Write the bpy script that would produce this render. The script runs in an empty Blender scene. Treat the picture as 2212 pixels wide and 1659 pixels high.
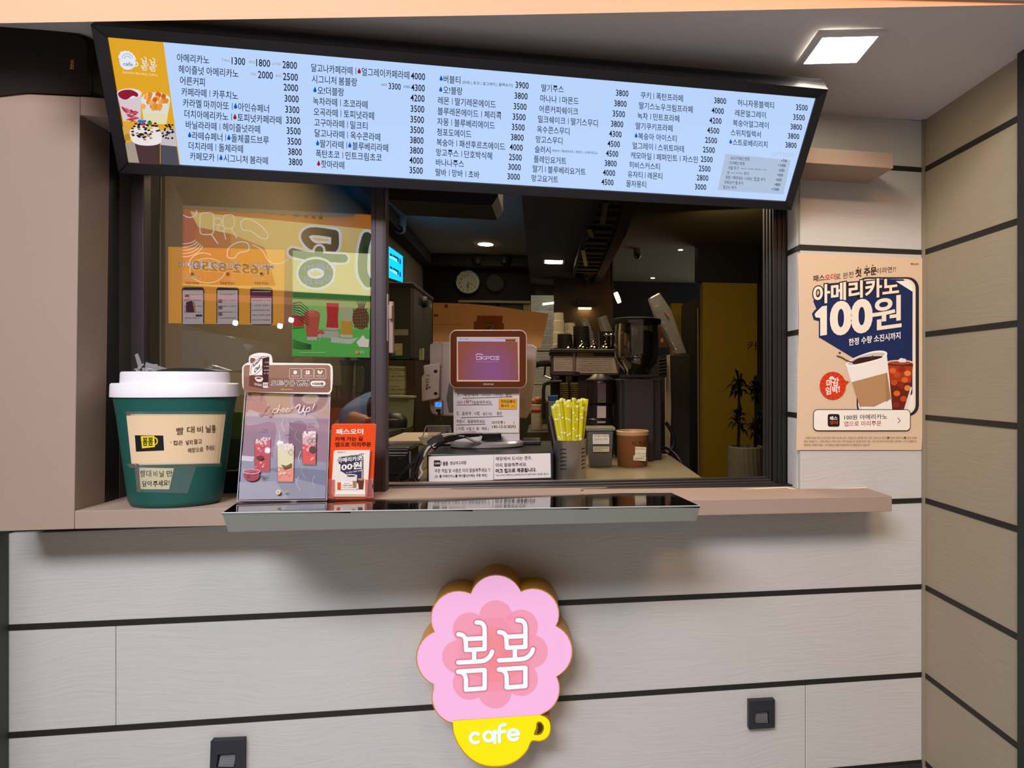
import bpy, math, random
from mathutils import Vector as V
random.seed(7)
SC = bpy.context.scene
COL = SC.collection
# ---------------------------------------------------------------- camera
F, CX, CY, YAW = 1350.0, 1345.0, 822.0, math.radians(7.51)
CAM = V((0, -1.6, 1.5))
cd = bpy.data.cameras.new('camera'); cam = bpy.data.objects.new('camera', cd); COL.objects.link(cam)
cd.sensor_width = 36; cd.lens = 36 * F / 2212
cd.shift_x = -(CX - 1106) / 2212; cd.shift_y = -(829.5 - CY) / 2212
cd.clip_start = 0.05
cam.location = CAM; cam.rotation_euler = (math.radians(90), 0, -YAW)
SC.camera = cam
# ---------------------------------------------------------------- world, exposure, large lights
w = bpy.data.worlds.new('sky'); SC.world = w; w.use_nodes = True
bg = w.node_tree.nodes['Background']
bg.inputs[0].default_value = (0.92, 0.92, 1.0, 1); bg.inputs[1].default_value = 1.35
SC.view_settings.view_transform = 'Standard'; SC.view_settings.look = 'None'
SC.view_settings.exposure = 0.0; SC.view_settings.gamma = 1.0
SC.view_settings.use_curve_mapping = False
SC.cycles.max_bounces = 8; SC.cycles.transparent_max_bounces = 16
SC.cycles.caustics_reflective = False; SC.cycles.caustics_refractive = False


def lin(h):
    if isinstance(h, str):
        h = h.lstrip('#'); c = [int(h[i:i + 2], 16) / 255 for i in (0, 2, 4)]
        return tuple(x / 12.92 if x <= .04045 else ((x + .055) / 1.055) ** 2.4 for x in c)
    return h


def arealamp(name, loc, target, size, size_y, power, color, spread=180):
    ld = bpy.data.lights.new(name, 'AREA'); ld.shape = 'RECTANGLE'; ld.size = size; ld.size_y = size_y
    ld.energy = power; ld.color = lin(color); ld.spread = math.radians(spread)
    o = bpy.data.objects.new(name, ld); COL.objects.link(o); o.location = loc
    o.rotation_euler = (V(target) - V(loc)).to_track_quat('-Z', 'Y').to_euler()
    return o


arealamp('beam_fill_warm', (-.75, -1.05, 2.5), (-.7, -.36, 2.47), 1.3, .2, 1.9, '#ffb490', 55)  # added narrow fill that warms the left of the beam face
arealamp('beam_fill_amber', (.75, -1.2, 2.55), (.75, -.5, 2.5), 1.2, .2, 3.6, '#ffa65c', 55)  # added narrow amber fill for the right of the beam face
arealamp('screen_glow_fill', (-1.0, 2.3, 2.25), (-.75, 2.3, 2.75), .5, .3, 1.6, '#0a90e0')  # added blue fill tinting the inner ceiling in place of the screen's glow
arealamp('daylight_fill', (-1.1, -2.9, 3.5), (-.45, 0, .8), 1.8, .7, 58, '#f4f4ff', 120)  # added frontal fill standing in for daylight on the shopfront
arealamp('arcade_lamp_corner', (.75, -1.9, 2.9), (1.0, -.1, 1.1), .5, .4, 5.5, '#ffc480', 110)
arealamp('room_fill', (-.45, 1.5, 2.6), (-.45, 1.5, 0), .5, .5, 16, '#ffe2b8')  # added out-of-view fill to brighten the dark interior
arealamp('room_fill_right', (1.3, 2.6, 2.6), (1.6, 3.6, 1.0), .5, .5, 4, '#ffdca0')  # added out-of-view fill to brighten the yellow wall
arealamp('room_fill_middle', (.35, .8, 2.35), (.2, .9, 0), .4, .4, 9, '#ffe2b8')  # added out-of-view fill to brighten the counter and terminal
# ---------------------------------------------------------------- pixel rays -> world points
CA, SA = math.cos(YAW), math.sin(YAW)


def ray(px, py):
    u = (px - CX) / F
    return V((u * CA + SA, -u * SA + CA, (CY - py) / F))


def P(px, py, Y):
    d = ray(px, py); return CAM + d * ((Y - CAM.y) / d.y)


def PZ(px, py, Z):
    d = ray(px, py); return CAM + d * ((Z - CAM.z) / d.z)


def PX(px, py, X):
    d = ray(px, py); return CAM + d * ((X - CAM.x) / d.x)


def SY(Y):
    return lambda px, py, l=0: P(px, py, Y - l)


def S3(a, b, c):
    """plane through three world points, seen side lifted towards the viewer"""
    a, b, c = V(a), V(b), V(c); n = (b - a).cross(c - a).normalized()
    if n.dot(CAM - a) < 0: n = -n

    def f(px, py, l=0):
        d = ray(px, py); return CAM + d * ((a - CAM).dot(n) / d.dot(n)) + n * l
    f.n = n
    return f


# ---------------------------------------------------------------- materials
MT = {}


def mat(hexc, rough=.55, metal=0, emit=0, bump=0, bs=60, var=0, vs=8, stretch=(1, 1, 1), alpha=1, trans=0, name=None, ecol=None, coat=0, spec=None):
    key = (hexc, rough, metal, emit, bump, bs, var, vs, stretch, alpha, trans, ecol, coat, spec)
    if key in MT: return MT[key]
    m = bpy.data.materials.new(name or ('surface_' + str(hexc).lstrip('#'))); m.use_nodes = True
    nt = m.node_tree; b = nt.nodes['Principled BSDF']
    c = lin(hexc)
    b.inputs['Base Color'].default_value = (*c, 1)
    b.inputs['Roughness'].default_value = rough; b.inputs['Metallic'].default_value = metal
    if spec is not None: b.inputs['Specular IOR Level'].default_value = spec
    if coat: b.inputs['Coat Weight'].default_value = coat; b.inputs['Coat Roughness'].default_value = .08
    if alpha < 1: b.inputs['Alpha'].default_value = alpha
    if trans: b.inputs['Transmission Weight'].default_value = trans; b.inputs['IOR'].default_value = 1.3
    if emit:
        b.inputs['Emission Color'].default_value = (*lin(ecol or hexc), 1); b.inputs['Emission Strength'].default_value = emit
        if rough >= .5: b.inputs['Specular IOR Level'].default_value = .1
    if bump or var:
        tc = nt.nodes.new('ShaderNodeTexCoord'); mp = nt.nodes.new('ShaderNodeMapping')
        mp.inputs['Scale'].default_value = stretch
        nt.links.new(tc.outputs['Object'], mp.inputs['Vector'])
    if var:
        n = nt.nodes.new('ShaderNodeTexNoise'); n.inputs['Scale'].default_value = vs; n.inputs['Detail'].default_value = 6
        nt.links.new(mp.outputs[0], n.inputs['Vector'])
        mx = nt.nodes.new('ShaderNodeMix'); mx.data_type = 'RGBA'
        mx.inputs['A'].default_value = (*[x * (1 - var) for x in c], 1); mx.inputs['B'].default_value = (*[min(1, x * (1 + var)) for x in c], 1)
        nt.links.new(n.outputs['Fac'], mx.inputs['Factor']); nt.links.new(mx.outputs['Result'], b.inputs['Base Color'])
    if bump:
        n2 = nt.nodes.new('ShaderNodeTexNoise'); n2.inputs['Scale'].default_value = bs; n2.inputs['Detail'].default_value = 5
        nt.links.new(mp.outputs[0], n2.inputs['Vector'])
        bp = nt.nodes.new('ShaderNodeBump'); bp.inputs['Strength'].default_value = bump; bp.inputs['Distance'].default_value = .002
        nt.links.new(n2.outputs['Fac'], bp.inputs['Height']); nt.links.new(bp.outputs[0], b.inputs['Normal'])
    MT[key] = m
    return m


def wood_mat(hexc, name):
    """painted board with a raised long grain"""
    m = bpy.data.materials.new(name); m.use_nodes = True; nt = m.node_tree; b = nt.nodes['Principled BSDF']
    c = lin(hexc); b.inputs['Roughness'].default_value = .62
    tc = nt.nodes.new('ShaderNodeTexCoord')
    n0 = nt.nodes.new('ShaderNodeTexNoise'); n0.inputs['Scale'].default_value = 2.2; n0.inputs['Detail'].default_value = 2
    nt.links.new(tc.outputs['Object'], n0.inputs['Vector'])
    vm = nt.nodes.new('ShaderNodeVectorMath'); vm.operation = 'MULTIPLY_ADD'
    vm.inputs[1].default_value = (.25, .25, .16); nt.links.new(n0.outputs['Color'], vm.inputs[0]); nt.links.new(tc.outputs['Object'], vm.inputs[2])
    mp = nt.nodes.new('ShaderNodeMapping'); mp.inputs['Scale'].default_value = (3.0, 3.0, 55); nt.links.new(vm.outputs[0], mp.inputs['Vector'])
    n = nt.nodes.new('ShaderNodeTexNoise'); n.inputs['Scale'].default_value = 2.6; n.inputs['Detail'].default_value = 7; n.inputs['Roughness'].default_value = .62
    nt.links.new(mp.outputs[0], n.inputs['Vector'])
    bp = nt.nodes.new('ShaderNodeBump'); bp.inputs['Strength'].default_value = .6; bp.inputs['Distance'].default_value = .0016
    nt.links.new(n.outputs['Fac'], bp.inputs['Height']); nt.links.new(bp.outputs[0], b.inputs['Normal'])
    n3 = nt.nodes.new('ShaderNodeTexNoise'); n3.inputs['Scale'].default_value = 1.7; n3.inputs['Detail'].default_value = 4
    nt.links.new(tc.outputs['Object'], n3.inputs['Vector'])
    ad = nt.nodes.new('ShaderNodeMath'); ad.operation = 'MULTIPLY_ADD'; ad.inputs[1].default_value = .5
    nt.links.new(n.outputs['Fac'], ad.inputs[0]); 
    sc_ = nt.nodes.new('ShaderNodeMath'); sc_.operation = 'MULTIPLY'; sc_.inputs[1].default_value = .5
    nt.links.new(n3.outputs['Fac'], sc_.inputs[0]); nt.links.new(sc_.outputs[0], ad.inputs[2])
    mx = nt.nodes.new('ShaderNodeMix'); mx.data_type = 'RGBA'
    mx.inputs['A'].default_value = (*[x * .84 for x in c], 1); mx.inputs['B'].default_value = (*[min(1, x * 1.13) for x in c], 1)
    nt.links.new(ad.outputs[0], mx.inputs['Factor']); nt.links.new(mx.outputs['Result'], b.inputs['Base Color'])
    return m


def glass_mat(name, refl=.1, tint=(1, 1, 1), rough=0.0, milky=0):
    """thin clear sheet: fresnel-like mirror over a see-through body"""
    m = bpy.data.materials.new(name); m.use_nodes = True; nt = m.node_tree; nt.nodes.clear()
    out = nt.nodes.new('ShaderNodeOutputMaterial'); g = nt.nodes.new('ShaderNodeBsdfGlossy'); t = nt.nodes.new('ShaderNodeBsdfTransparent')
    g.inputs['Roughness'].default_value = rough; t.inputs['Color'].default_value = (*tint, 1)
    lw = nt.nodes.new('ShaderNodeLayerWeight'); lw.inputs['Blend'].default_value = .25
    mr = nt.nodes.new('ShaderNodeMapRange'); mr.inputs['To Min'].default_value = refl; mr.inputs['To Max'].default_value = 1
    nt.links.new(lw.outputs['Fresnel'], mr.inputs['Value'])
    mx = nt.nodes.new('ShaderNodeMixShader'); nt.links.new(mr.outputs[0], mx.inputs[0])
    nt.links.new(t.outputs[0], mx.inputs[1]); nt.links.new(g.outputs[0], mx.inputs[2])
    last = mx
    if milky:
        d = nt.nodes.new('ShaderNodeBsdfDiffuse'); d.inputs['Color'].default_value = (.8, .8, .78, 1)
        m2 = nt.nodes.new('ShaderNodeMixShader'); m2.inputs[0].default_value = milky
        nt.links.new(mx.outputs[0], m2.inputs[1]); nt.links.new(d.outputs[0], m2.inputs[2]); last = m2
    nt.links.new(last.outputs[0], out.inputs['Surface'])
    return m


# ---------------------------------------------------------------- objects
WL = {}


def empty(name, loc=(0, 0, 0), label=None, cat=None, group=None, kind=None):
    o = bpy.data.objects.new(name, None); COL.objects.link(o); o.empty_display_size = .05
    o.location = V(loc); WL[o.name] = V(loc); tag(o, label, cat, group, kind); return o


def tag(o, label=None, cat=None, group=None, kind=None):
    for k, v in (('label', label), ('category', cat), ('group', group), ('kind', kind)):
        if v: o[k] = v
    return o


class MB:
    def __init__(s):
        s.v = []; s.f = []; s.m = []; s.mats = []; s.sm = False

    def mi(s, m):
        if m is None: return 0
        if m not in s.mats: s.mats.append(m)
        return s.mats.index(m)

    def add(s, vs, fs, m=None):
        b = len(s.v); i = s.mi(m); s.v += [V(p) for p in vs]; s.f += [tuple(b + k for k in f) for f in fs]; s.m += [i] * len(fs)
        return s

    def box(s, x0, x1, y0, y1, z0, z1, m=None):
        return s.hexa([(x0, y0, z0), (x1, y0, z0), (x1, y0, z1), (x0, y0, z1)], [(x0, y1, z0), (x1, y1, z0), (x1, y1, z1), (x0, y1, z1)], m)

    def hexa(s, a, b, m=None):
        """loft between two polygons (front a, back b) with caps"""
        n = len(a)
        return s.add(list(a) + list(b), [tuple(range(n)), tuple(reversed(range(n, 2 * n)))] + [(i + n, (i + 1) % n + n, (i + 1) % n, i) for i in range(n)], m)

    def px(s, poly, Y, d, m=None):
        """polygon traced at depth Y, thickened by d away from the viewer"""
        a = [P(x, y, Y) for x, y in poly]
        return s.hexa(a, [p + V((0, d, 0)) for p in a], m)

    def surf(s, poly, S, d, m=None):
        a = [S(x, y) for x, y in poly]; n = getattr(S, 'n', V((0, -1, 0)))
        return s.hexa(a, [p - n * d for p in a], m)

    def lathe(s, prof, c, seg=32, sx=1, sy=1, ax=(0, 0, 1), m=None, cap=True):
        c = V(c); ax = V(ax).normalized(); t = ax.orthogonal().normalized() if abs(ax.z) < .99 else V((1, 0, 0)); u = ax.cross(t)
        vs = []; fs = []
        for r, h in prof:
            for k in range(seg):
                a = 2 * math.pi * k / seg; vs.append(c + ax * h + t * (r * sx * math.cos(a)) + u * (r * sy * math.sin(a)))
        for j in range(len(prof) - 1):
            for k in range(seg):
                k2 = (k + 1) % seg; fs.append((j * seg + k, j * seg + k2, (j + 1) * seg + k2, (j + 1) * seg + k))
        if cap: fs.append(tuple(reversed(range(seg)))); fs.append(tuple(range((len(prof) - 1) * seg, len(prof) * seg)))
        return s.add(vs, fs, m)

    def tube(s, pts, r, seg=8, m=None, r2=None):
        pts = [V(p) for p in pts]; vs = []; fs = []; n = len(pts); up = None
        for i, p in enumerate(pts):
            d = (pts[min(i + 1, n - 1)] - pts[max(i - 1, 0)]).normalized()
            if up is None: up = d.orthogonal().normalized()
            a = (up - d * up.dot(d)).normalized(); b = d.cross(a); up = a
            rr = r if r2 is None else r + (r2 - r) * i / (n - 1)
            vs += [p + a * (rr * math.cos(2 * math.pi * k / seg)) + b * (rr * math.sin(2 * math.pi * k / seg)) for k in range(seg)]
        for j in range(n - 1):
            for k in range(seg):
                k2 = (k + 1) % seg; fs.append((j * seg + k, j * seg + k2, (j + 1) * seg + k2, (j + 1) * seg + k))
        fs.append(tuple(reversed(range(seg)))); fs.append(tuple(range((n - 1) * seg, n * seg)))
        return s.add(vs, fs, m)

    def ball(s, c, r, sx=1, sy=1, sz=1, m=None, seg=14):
        pr = [(r * math.sin(math.pi * (i + .02) / (8.04)), -r * sz * math.cos(math.pi * (i + .02) / 8.04)) for i in range(9)]
        return s.lathe(pr, c, seg, sx, sy, m=m)

    def build(s, name, m=None, parent=None, smooth=None, bevel=0, seg=2, label=None, cat=None, group=None, kind=None):
        me = bpy.data.meshes.new(name); off = V((0, 0, 0))
        q = parent
        if parent is not None: off = WL[parent.name]
        elif s.v:
            off = V((sum(v.x for v in s.v) / len(s.v), sum(v.y for v in s.v) / len(s.v), min(v.z for v in s.v)))
        me.from_pydata([v - off for v in s.v], [], s.f); me.validate()
        mats = s.mats if s.mats else [m]
        if s.mats and m is not None and m not in mats: pass
        for k in mats: me.materials.append(k)
        if s.mats and len(me.polygons) == len(s.m): me.polygons.foreach_set('material_index', s.m)
        o = bpy.data.objects.new(name, me); COL.objects.link(o)
        if parent is not None: o.parent = parent; WL[o.name] = off
        else: o.location = off; WL[o.name] = off
        if s.sm or smooth:
            me.polygons.foreach_set('use_smooth', [True] * len(me.polygons))
            try: me.set_sharp_from_angle(angle=math.radians(smooth if smooth and smooth > 1 else 40))
            except Exception: pass
        if bevel:
            b = o.modifiers.new('edge', 'BEVEL'); b.width = bevel; b.segments = seg; b.limit_method = 'ANGLE'; b.angle_limit = math.radians(40)
        me.update()
        return tag(o, label, cat, group, kind)


def rr(x0, y0, x1, y1, r, n=5):
    """rounded rectangle in px"""
    out = []
    for cx, cy, a0 in ((x1 - r, y0 + r, -90), (x1 - r, y1 - r, 0), (x0 + r, y1 - r, 90), (x0 + r, y0 + r, 180)):
        for i in range(n + 1):
            a = math.radians(a0 + 90 * i / n); out.append((cx + r * math.cos(a), cy + r * math.sin(a)))
    return out


def quadmap(q, u, v):
    """bilinear point in a px quad TL,TR,BR,BL"""
    a = (q[0][0] + (q[1][0] - q[0][0]) * u, q[0][1] + (q[1][1] - q[0][1]) * u)
    b = (q[3][0] + (q[2][0] - q[3][0]) * u, q[3][1] + (q[2][1] - q[3][1]) * u)
    return (a[0] + (b[0] - a[0]) * v, a[1] + (b[1] - a[1]) * v)


def qrr(q, r=.08, asp=1, n=5):
    return [quadmap(q, x, y * 1) for x, y in [(a, b) for a, b in rr(0, 0, 1, 1, r, n)]]


def cat_(pts, n=6, closed=False):
    """smooth curve through points"""
    out = []; N = len(pts)
    rng = range(N) if closed else range(N - 1)
    for i in rng:
        p = [pts[(i + k) % N] if closed else pts[max(0, min(N - 1, i + k))] for k in (-1, 0, 1, 2)]
        for j in range(n):
            t = j / n
            out.append(tuple(.5 * ((2 * p[1][c]) + (-p[0][c] + p[2][c]) * t + (2 * p[0][c] - 5 * p[1][c] + 4 * p[2][c] - p[3][c]) * t * t + (-p[0][c] + 3 * p[1][c] - 3 * p[2][c] + p[3][c]) * t ** 3) for c in range(len(pts[0]))))
    if not closed: out.append(tuple(pts[-1]))
    return out


def arc(cx, cy, r, a0, a1, n=16, ry=None):
    ry = r if ry is None else ry
    return [(cx + r * math.cos(math.radians(a0 + (a1 - a0) * i / n)), cy + ry * math.sin(math.radians(a0 + (a1 - a0) * i / n))) for i in range(n + 1)]


def ell(cx, cy, rx, ry=None, n=24):
    return arc(cx, cy, rx, 0, 360, n, ry)[:-1]


# ---------------------------------------------------------------- lettering
TC = bpy.data.curves.new('lettering', 'FONT'); TC.resolution_u = 2
TO = bpy.data.objects.new('lettering_source', TC); TSC = bpy.data.scenes.new('lettering'); TSC.collection.objects.link(TO)
TCACHE = {}


def glyphs(t, off=0.0, res=2):
    k = (t, off, res)
    if k not in TCACHE:
        TC.body = t; TC.offset = off; TC.resolution_u = res
        me = bpy.data.meshes.new_from_object(TO)
        TCACHE[k] = ([(v.co.x, v.co.y) for v in me.vertices], [tuple(p.vertices) for p in me.polygons])
        bpy.data.meshes.remove(me)
    return TCACHE[k]


class Pr(MB):
    """flat print on a surface: shapes given in pixels of a crop (ox, oy, scale)"""

    def __init__(s, S, tr=(0, 0, 1), lift=.0005):
        super().__init__(); s.S = S; s.tr = tr; s.L = lift; s.st = .00004

    def T(s, x, y):
        return s.tr[0] + x / s.tr[2], s.tr[1] + y / s.tr[2]

    def up(s): s.L += s.st

    def poly(s, c, pts, up=True):
        if up: s.up()
        return s.add([s.S(*s.T(*p), s.L) for p in pts], [tuple(range(len(pts)))], pm(c))

    def grid(s, c, q, nu=8, nv=4):
        s.up(); vs = []; fs = []
        for j in range(nv + 1):
            for i in range(nu + 1): vs.append(s.S(*s.T(*quadmap(q, i / nu, j / nv)), s.L))
        for j in range(nv):
            for i in range(nu): a = j * (nu + 1) + i; fs.append((a, a + 1, a + nu + 2, a + nu + 1))
        return s.add(vs, fs, pm(c))

    def rect(s, c, x0, y0, x1, y1, r=0):
        return s.poly(c, rr(x0, y0, x1, y1, r) if r else [(x0, y0), (x1, y0), (x1, y1), (x0, y1)])

    def stroke(s, c, pts, w, closed=False, cap=True):
        s.up(); n = len(pts); L = []; R = []
        for i, p in enumerate(pts):
            a = pts[(i - 1) % n] if (closed or i) else p; b = pts[(i + 1) % n] if (closed or i < n - 1) else p
            dx, dy = b[0] - a[0], b[1] - a[1]; l = math.hypot(dx, dy) or 1
            L.append((p[0] - dy / l * w / 2, p[1] + dx / l * w / 2)); R.append((p[0] + dy / l * w / 2, p[1] - dx / l * w / 2))
        vs = [s.S(*s.T(*p), s.L) for p in L + R]; k = n if closed else n - 1
        s.add(vs, [(i, (i + 1) % n, n + (i + 1) % n, n + i) for i in range(k)], pm(c))
        if cap and not closed:
            for p in (pts[0], pts[-1]):
                s.add([s.S(*s.T(*q), s.L + .00003) for q in ell(p[0], p[1], w / 2, n=10)], [tuple(range(10))], pm(c))
        return s

    def text(s, c, t, a, b=None, h=20, bold=0.0, sq=.86, slope=0.0, sh=0.0, out=None, ow=.05, right=False, upv=None):
        """t from baseline-left a to baseline-right b (crop px), h tall; without b the width follows the letters"""
        v0, _ = glyphs(t)
        if not v0: return 0
        x0 = min(p[0] for p in v0); x1 = max(p[0] for p in v0); y0 = min(p[1] for p in v0); y1 = max(p[1] for p in v0)
        W = max(x1 - x0, 1e-3); H = max(y1 - y0, 1e-3)
        if b is None:
            wpx = W / H * h * sq
            if right: a = (a[0] - wpx, a[1] - slope * wpx)
            b = (a[0] + wpx, a[1] + slope * wpx)
        rs_ = 2 if h / s.tr[2] < 16 else 5
        ux, uy = (upv if upv else (sh * h, -h))
        for col, off in (((out, bold + ow),) if out else ()) + ((c, bold),):
            s.up(); vv, ff = glyphs(t, off, rs_)
            s.add([s.S(*s.T(a[0] + (b[0] - a[0]) * (x - x0) / W + ux * (y - y0) / H, a[1] + (b[1] - a[1]) * (x - x0) / W + uy * (y - y0) / H), s.L) for x, y in vv], ff, pm(col))
        return b[0] - a[0]

    def drop(s, c, x, y, h):
        s.poly(c, [(x, y - h * .6), (x + h * .22, y - h * .1), (x + h * .3, y + h * .12), (x + h * .22, y + h * .34), (x, y + h * .42), (x - h * .22, y + h * .34), (x - h * .3, y + h * .12), (x - h * .22, y - h * .1)])

    def fake(s, c, x0, y0, x1, h, seed=0, slope=0):
        """a line of print too small to read, as letter-sized marks"""
        rnd = random.Random(seed + int(x0 * 7 + y0 * 13)); s.up(); x = x0
        while x < x1:
            w_ = h * rnd.uniform(.45, .8); y = y0 + (x - x0) * slope
            if rnd.random() > .14:
                for yy in (0, h * .55):
                    s.add([s.S(*s.T(*q), s.L) for q in ((x, y + yy), (x + w_, y + yy), (x + w_, y + yy + h * .3), (x, y + yy + h * .3))], [(0, 1, 2, 3)], pm(c))
            x += w_ + h * .18


PE = 0.0


def pm(c):
    """print colour; 'E<strength>' colours belong to backlit faces"""
    if not isinstance(c, str): return c
    if ':' in c:
        h, e = c.split(':'); hx = '#' + ''.join('%02x' % (int(h[i:i + 2], 16) // 2) for i in (1, 3, 5)); return mat(hx, .6, emit=float(e), ecol=h)
    return mat(c, .5, spec=.2)


BLK = mat('#16151a', .45, name='black_metal')
# ================================================================ SETTING: walls of long painted boards
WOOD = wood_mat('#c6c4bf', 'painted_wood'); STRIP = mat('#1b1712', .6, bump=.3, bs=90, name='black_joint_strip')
PINKP = mat('#a08a7b', .7, bump=.25, bs=160, var=.05, vs=5, name='beige_laminate')
WY = 0.0
back = empty('wall_back', (0, 0, 0), kind='structure')
JB = [(1153.5, 1080.5), (1357, 1267), (1590, 1457), (1829, 1646)]       # joints under the ledge: y at x=0 and at the corner
TH = 10.0


def jy(j, x): return j[0] + (j[1] - j[0]) * x / 1995.0


def plank(x0, x1, ja, jb, par, Y=WY, fy=jy, g=0.8):
    m = MB(); q = [(x0, fy(ja, x0)), (x1, fy(ja, x1)), (x1, fy(jb, x1)), (x0, fy(jb, x0))]
    m.px([(q[0][0] + g, q[0][1]), (q[1][0] - g, q[1][1]), (q[2][0] - g, q[2][1]), (q[3][0] + g, q[3][1])], Y, .018, WOOD)
    return m.build('plank', parent=par, bevel=.0012)


X0, XC = -6, 1996
rows = [(JB[0], JB[1], [X0, XC]), (JB[1], JB[2], [X0, 250, XC]), (JB[2], JB[3], [X0, 1740, XC]), (JB[3], (2070, 1838), [X0, XC])]
for a, b, xs in rows:
    for i in range(len(xs) - 1): plank(xs[i], xs[i + 1], a, b, back, g=.5 if len(xs) > 2 else 0)
for j in JB[0:4]:
    m = MB(); x0 = X0 if j is not JB[0] else 1500
    m.px([(x0, jy(j, x0) - 6.5), (XC, jy(j, XC) - 5), (XC, jy(j, XC) + 5.5), (x0, jy(j, x0) + 6.5)], WY - .0015, .01, STRIP)
    m.build('joint_strip', parent=back)
# lower plinth below the last joint
m = MB(); m.px([(X0, 1842), (XC, 1648), (XC, 1760), (X0, 2000)], WY - .004, .02, mat('#2a2620', .6)); m.build('plinth_strip', parent=back)
# right of the window: boards from the ledge to the soffit
UR = [(349, 367), (534, 545), (716.5, 722), (898, 902), (1080, 1080.5)]     # y at x=1728 and at corner


def uy(j, x): return j[0] + (j[1] - j[0]) * (x - 1728) / (1997 - 1728.0)


prev = (236, 262)
for j in UR:
    plank(1728, XC, prev, j, back, fy=uy); prev = j
for j in UR[:4]:
    m = MB(); m.px([(1728, uy(j, 1728) - 6), (XC, uy(j, XC) - 5), (XC, uy(j, XC) + 5), (1728, uy(j, 1728) + 6)], WY - .0015, .01, STRIP); m.build('joint_strip', parent=back)
# return of the boards into the window opening
JX = P(1728, 800, 0).x; DJ = .085
zt = [2.30] + [P(1728, uy(j, 1728), 0).z for j in UR[1:4]] + [1.17]
RET = wood_mat('#d6d3cf', 'painted_wood_return')
for i in range(len(zt) - 1):
    m = MB(); m.box(JX, JX + .012, .0185, DJ, zt[i + 1] + .004, zt[i] - .004, RET); m.build('plank', parent=back, bevel=.001)
    if i: m = MB(); m.box(JX - .0015, JX + .01, .0, DJ, zt[i] - .007, zt[i] + .007, STRIP); m.build('joint_strip', parent=back)
# wall body behind the boards (above and beside the opening)
m = MB(); m.box(JX + .014, 1.2, .019, .2, 0, 2.9); m.box(-1.4, JX + .014, .019, .2, 0, 1.16); m.box(-1.4, -.985, .019, .2, 1.1, 2.9); m.box(-1.4, 1.2, .019, .2, 2.24, 2.9)
m.build('wall_core', mat('#4a453e', .8), back)
# ---------------------------------------------------------------- right wall
RX = P(1996, 800, 0).x
right = empty('wall_right', (RX, 0, 0), kind='structure')
WOODR = wood_mat('#9b8d74', 'painted_wood_warm_shade')  # same boards as the back wall, dimmer warm light put into the colour
RJ = [(367, 251), (545.3, 474), (721.7, 698), (901.6, 921), (1080.6, 1146), (1267.4, 1382), (1457, 1620), (1646, 1858)]
YE = PX(2208, 800, RX).y


def rz(v): return PX(1997, v, RX).z


zs = [2.36] + [1.5 + (PX(1996, a, RX).z - 1.5 + (PX(2211, b, RX).z - 1.5)) / 2 for a, b in RJ] + [0.2]
for i in range(len(zs) - 1):
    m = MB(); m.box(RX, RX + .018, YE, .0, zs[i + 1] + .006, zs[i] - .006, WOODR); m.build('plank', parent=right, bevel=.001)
    if i: m = MB(); m.box(RX - .0015, RX + .012, YE, 0, zs[i] - .0072, zs[i] + .0072, STRIP); m.build('joint_strip', parent=right)
m = MB(); m.box(RX + .019, RX + .15, -3.0, .0, 0, 2.9); m.build('wall_core', mat('#5b5349', .8), right)
m = MB(); m.box(RX - .012, RX + .03, YE - .09, YE, 0, 2.36, mat('#1d211f', .5)); m.build('end_post', parent=right)
# corner bead
m = MB(); m.box(RX - .008, RX + .001, -.008, .001, .2, 2.3, mat('#8d8470', .6, bump=.4, bs=120)); m.build('trim_1', kind='structure')
# left edge trim below the surround
x = P(3, 1300, -.02).x
m = MB(); m.box(x - .05, x, -.03, .02, .1, 1.178, mat('#3d4742', .6)); m.build('trim_2', kind='structure')
m = MB(); m.box(x - .5, x - .05, -.4, .019, 0, 2.9, mat('#8a8076', .8)); m.build('wall_left', kind='structure')
# ---------------------------------------------------------------- soffit, beam, street floor
SOF = mat('#cfcccc', .8, bump=.12, bs=200, var=.04, vs=2, name='soffit_plaster')
zr = P(1998, 262, 0).z; zl = zr + .035
m = MB(); a = [(-1.7, .2, zl), (1.2, .2, zr), (1.2, -.56, zr), (-1.7, -.31, zl)]
m.hexa(a, [(p[0], p[1], p[2] + .05) for p in a], SOF); sof = m.build('ceiling', kind='structure')
m = MB(); A = P(-60, 51, -.34); B = P(1106, 32, -.43); C_ = P(2270, 9, -.53)
lo = [A, B, C_]; BM = mat('#d8a884', .75, bump=.1, bs=120, name='beam_paint')
for i in range(2):
    p, q = lo[i], lo[i + 1]; d = V((0, -.02, 0)); u = V((0, 0, .7))
    m.hexa([p, q, q + u, p + u], [p + V((0, .03, .03)), q + V((0, .03, .03)), q + V((0, .09, .7)), p + V((0, .09, .7))])
m.build('ceiling_beam', BM, kind='structure')
m = MB(); m.box(-7, 7, -9, .02, -.05, 0); m.build('ground', mat('#b4b2ae', .85, bump=.4, bs=30, var=.12, vs=6), kind='structure')
# ---------------------------------------------------------------- beige surround of the window: left panel, top slab, ledge
SYF = -.124
sur = empty('window_surround', (-.2, SYF, 1.2), kind='structure')
m = MB(); m.px([(-30, 198), (173, 208.5), (160, 1143), (-30, 1149)], SYF, .095, PINKP)
m.build('left_panel', parent=sur, bevel=.0015)
m = MB(); a = [P(173, 208, SYF), P(1930, 331, SYF), P(1930, 364, SYF), P(173, 249, SYF)]
m.hexa(a, [V((p.x, -.001 if i in (1, 2) else .1, p.z)) for i, p in enumerate(a)], PINKP); m.build('top_slab', parent=sur, bevel=.0015)
m = MB(); a = [P(161, 1103.5, SYF), P(1927, 1072, SYF), P(1927, 1105, SYF), P(161, 1143, SYF)]
xs = [JX, JX, a[1].x]
m.hexa(a, [V((p.x, .0, p.z)) for p in a], PINKP)
zL, zR = a[0].z, a[1].z
m.build('ledge', parent=sur, bevel=.0015)
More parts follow.
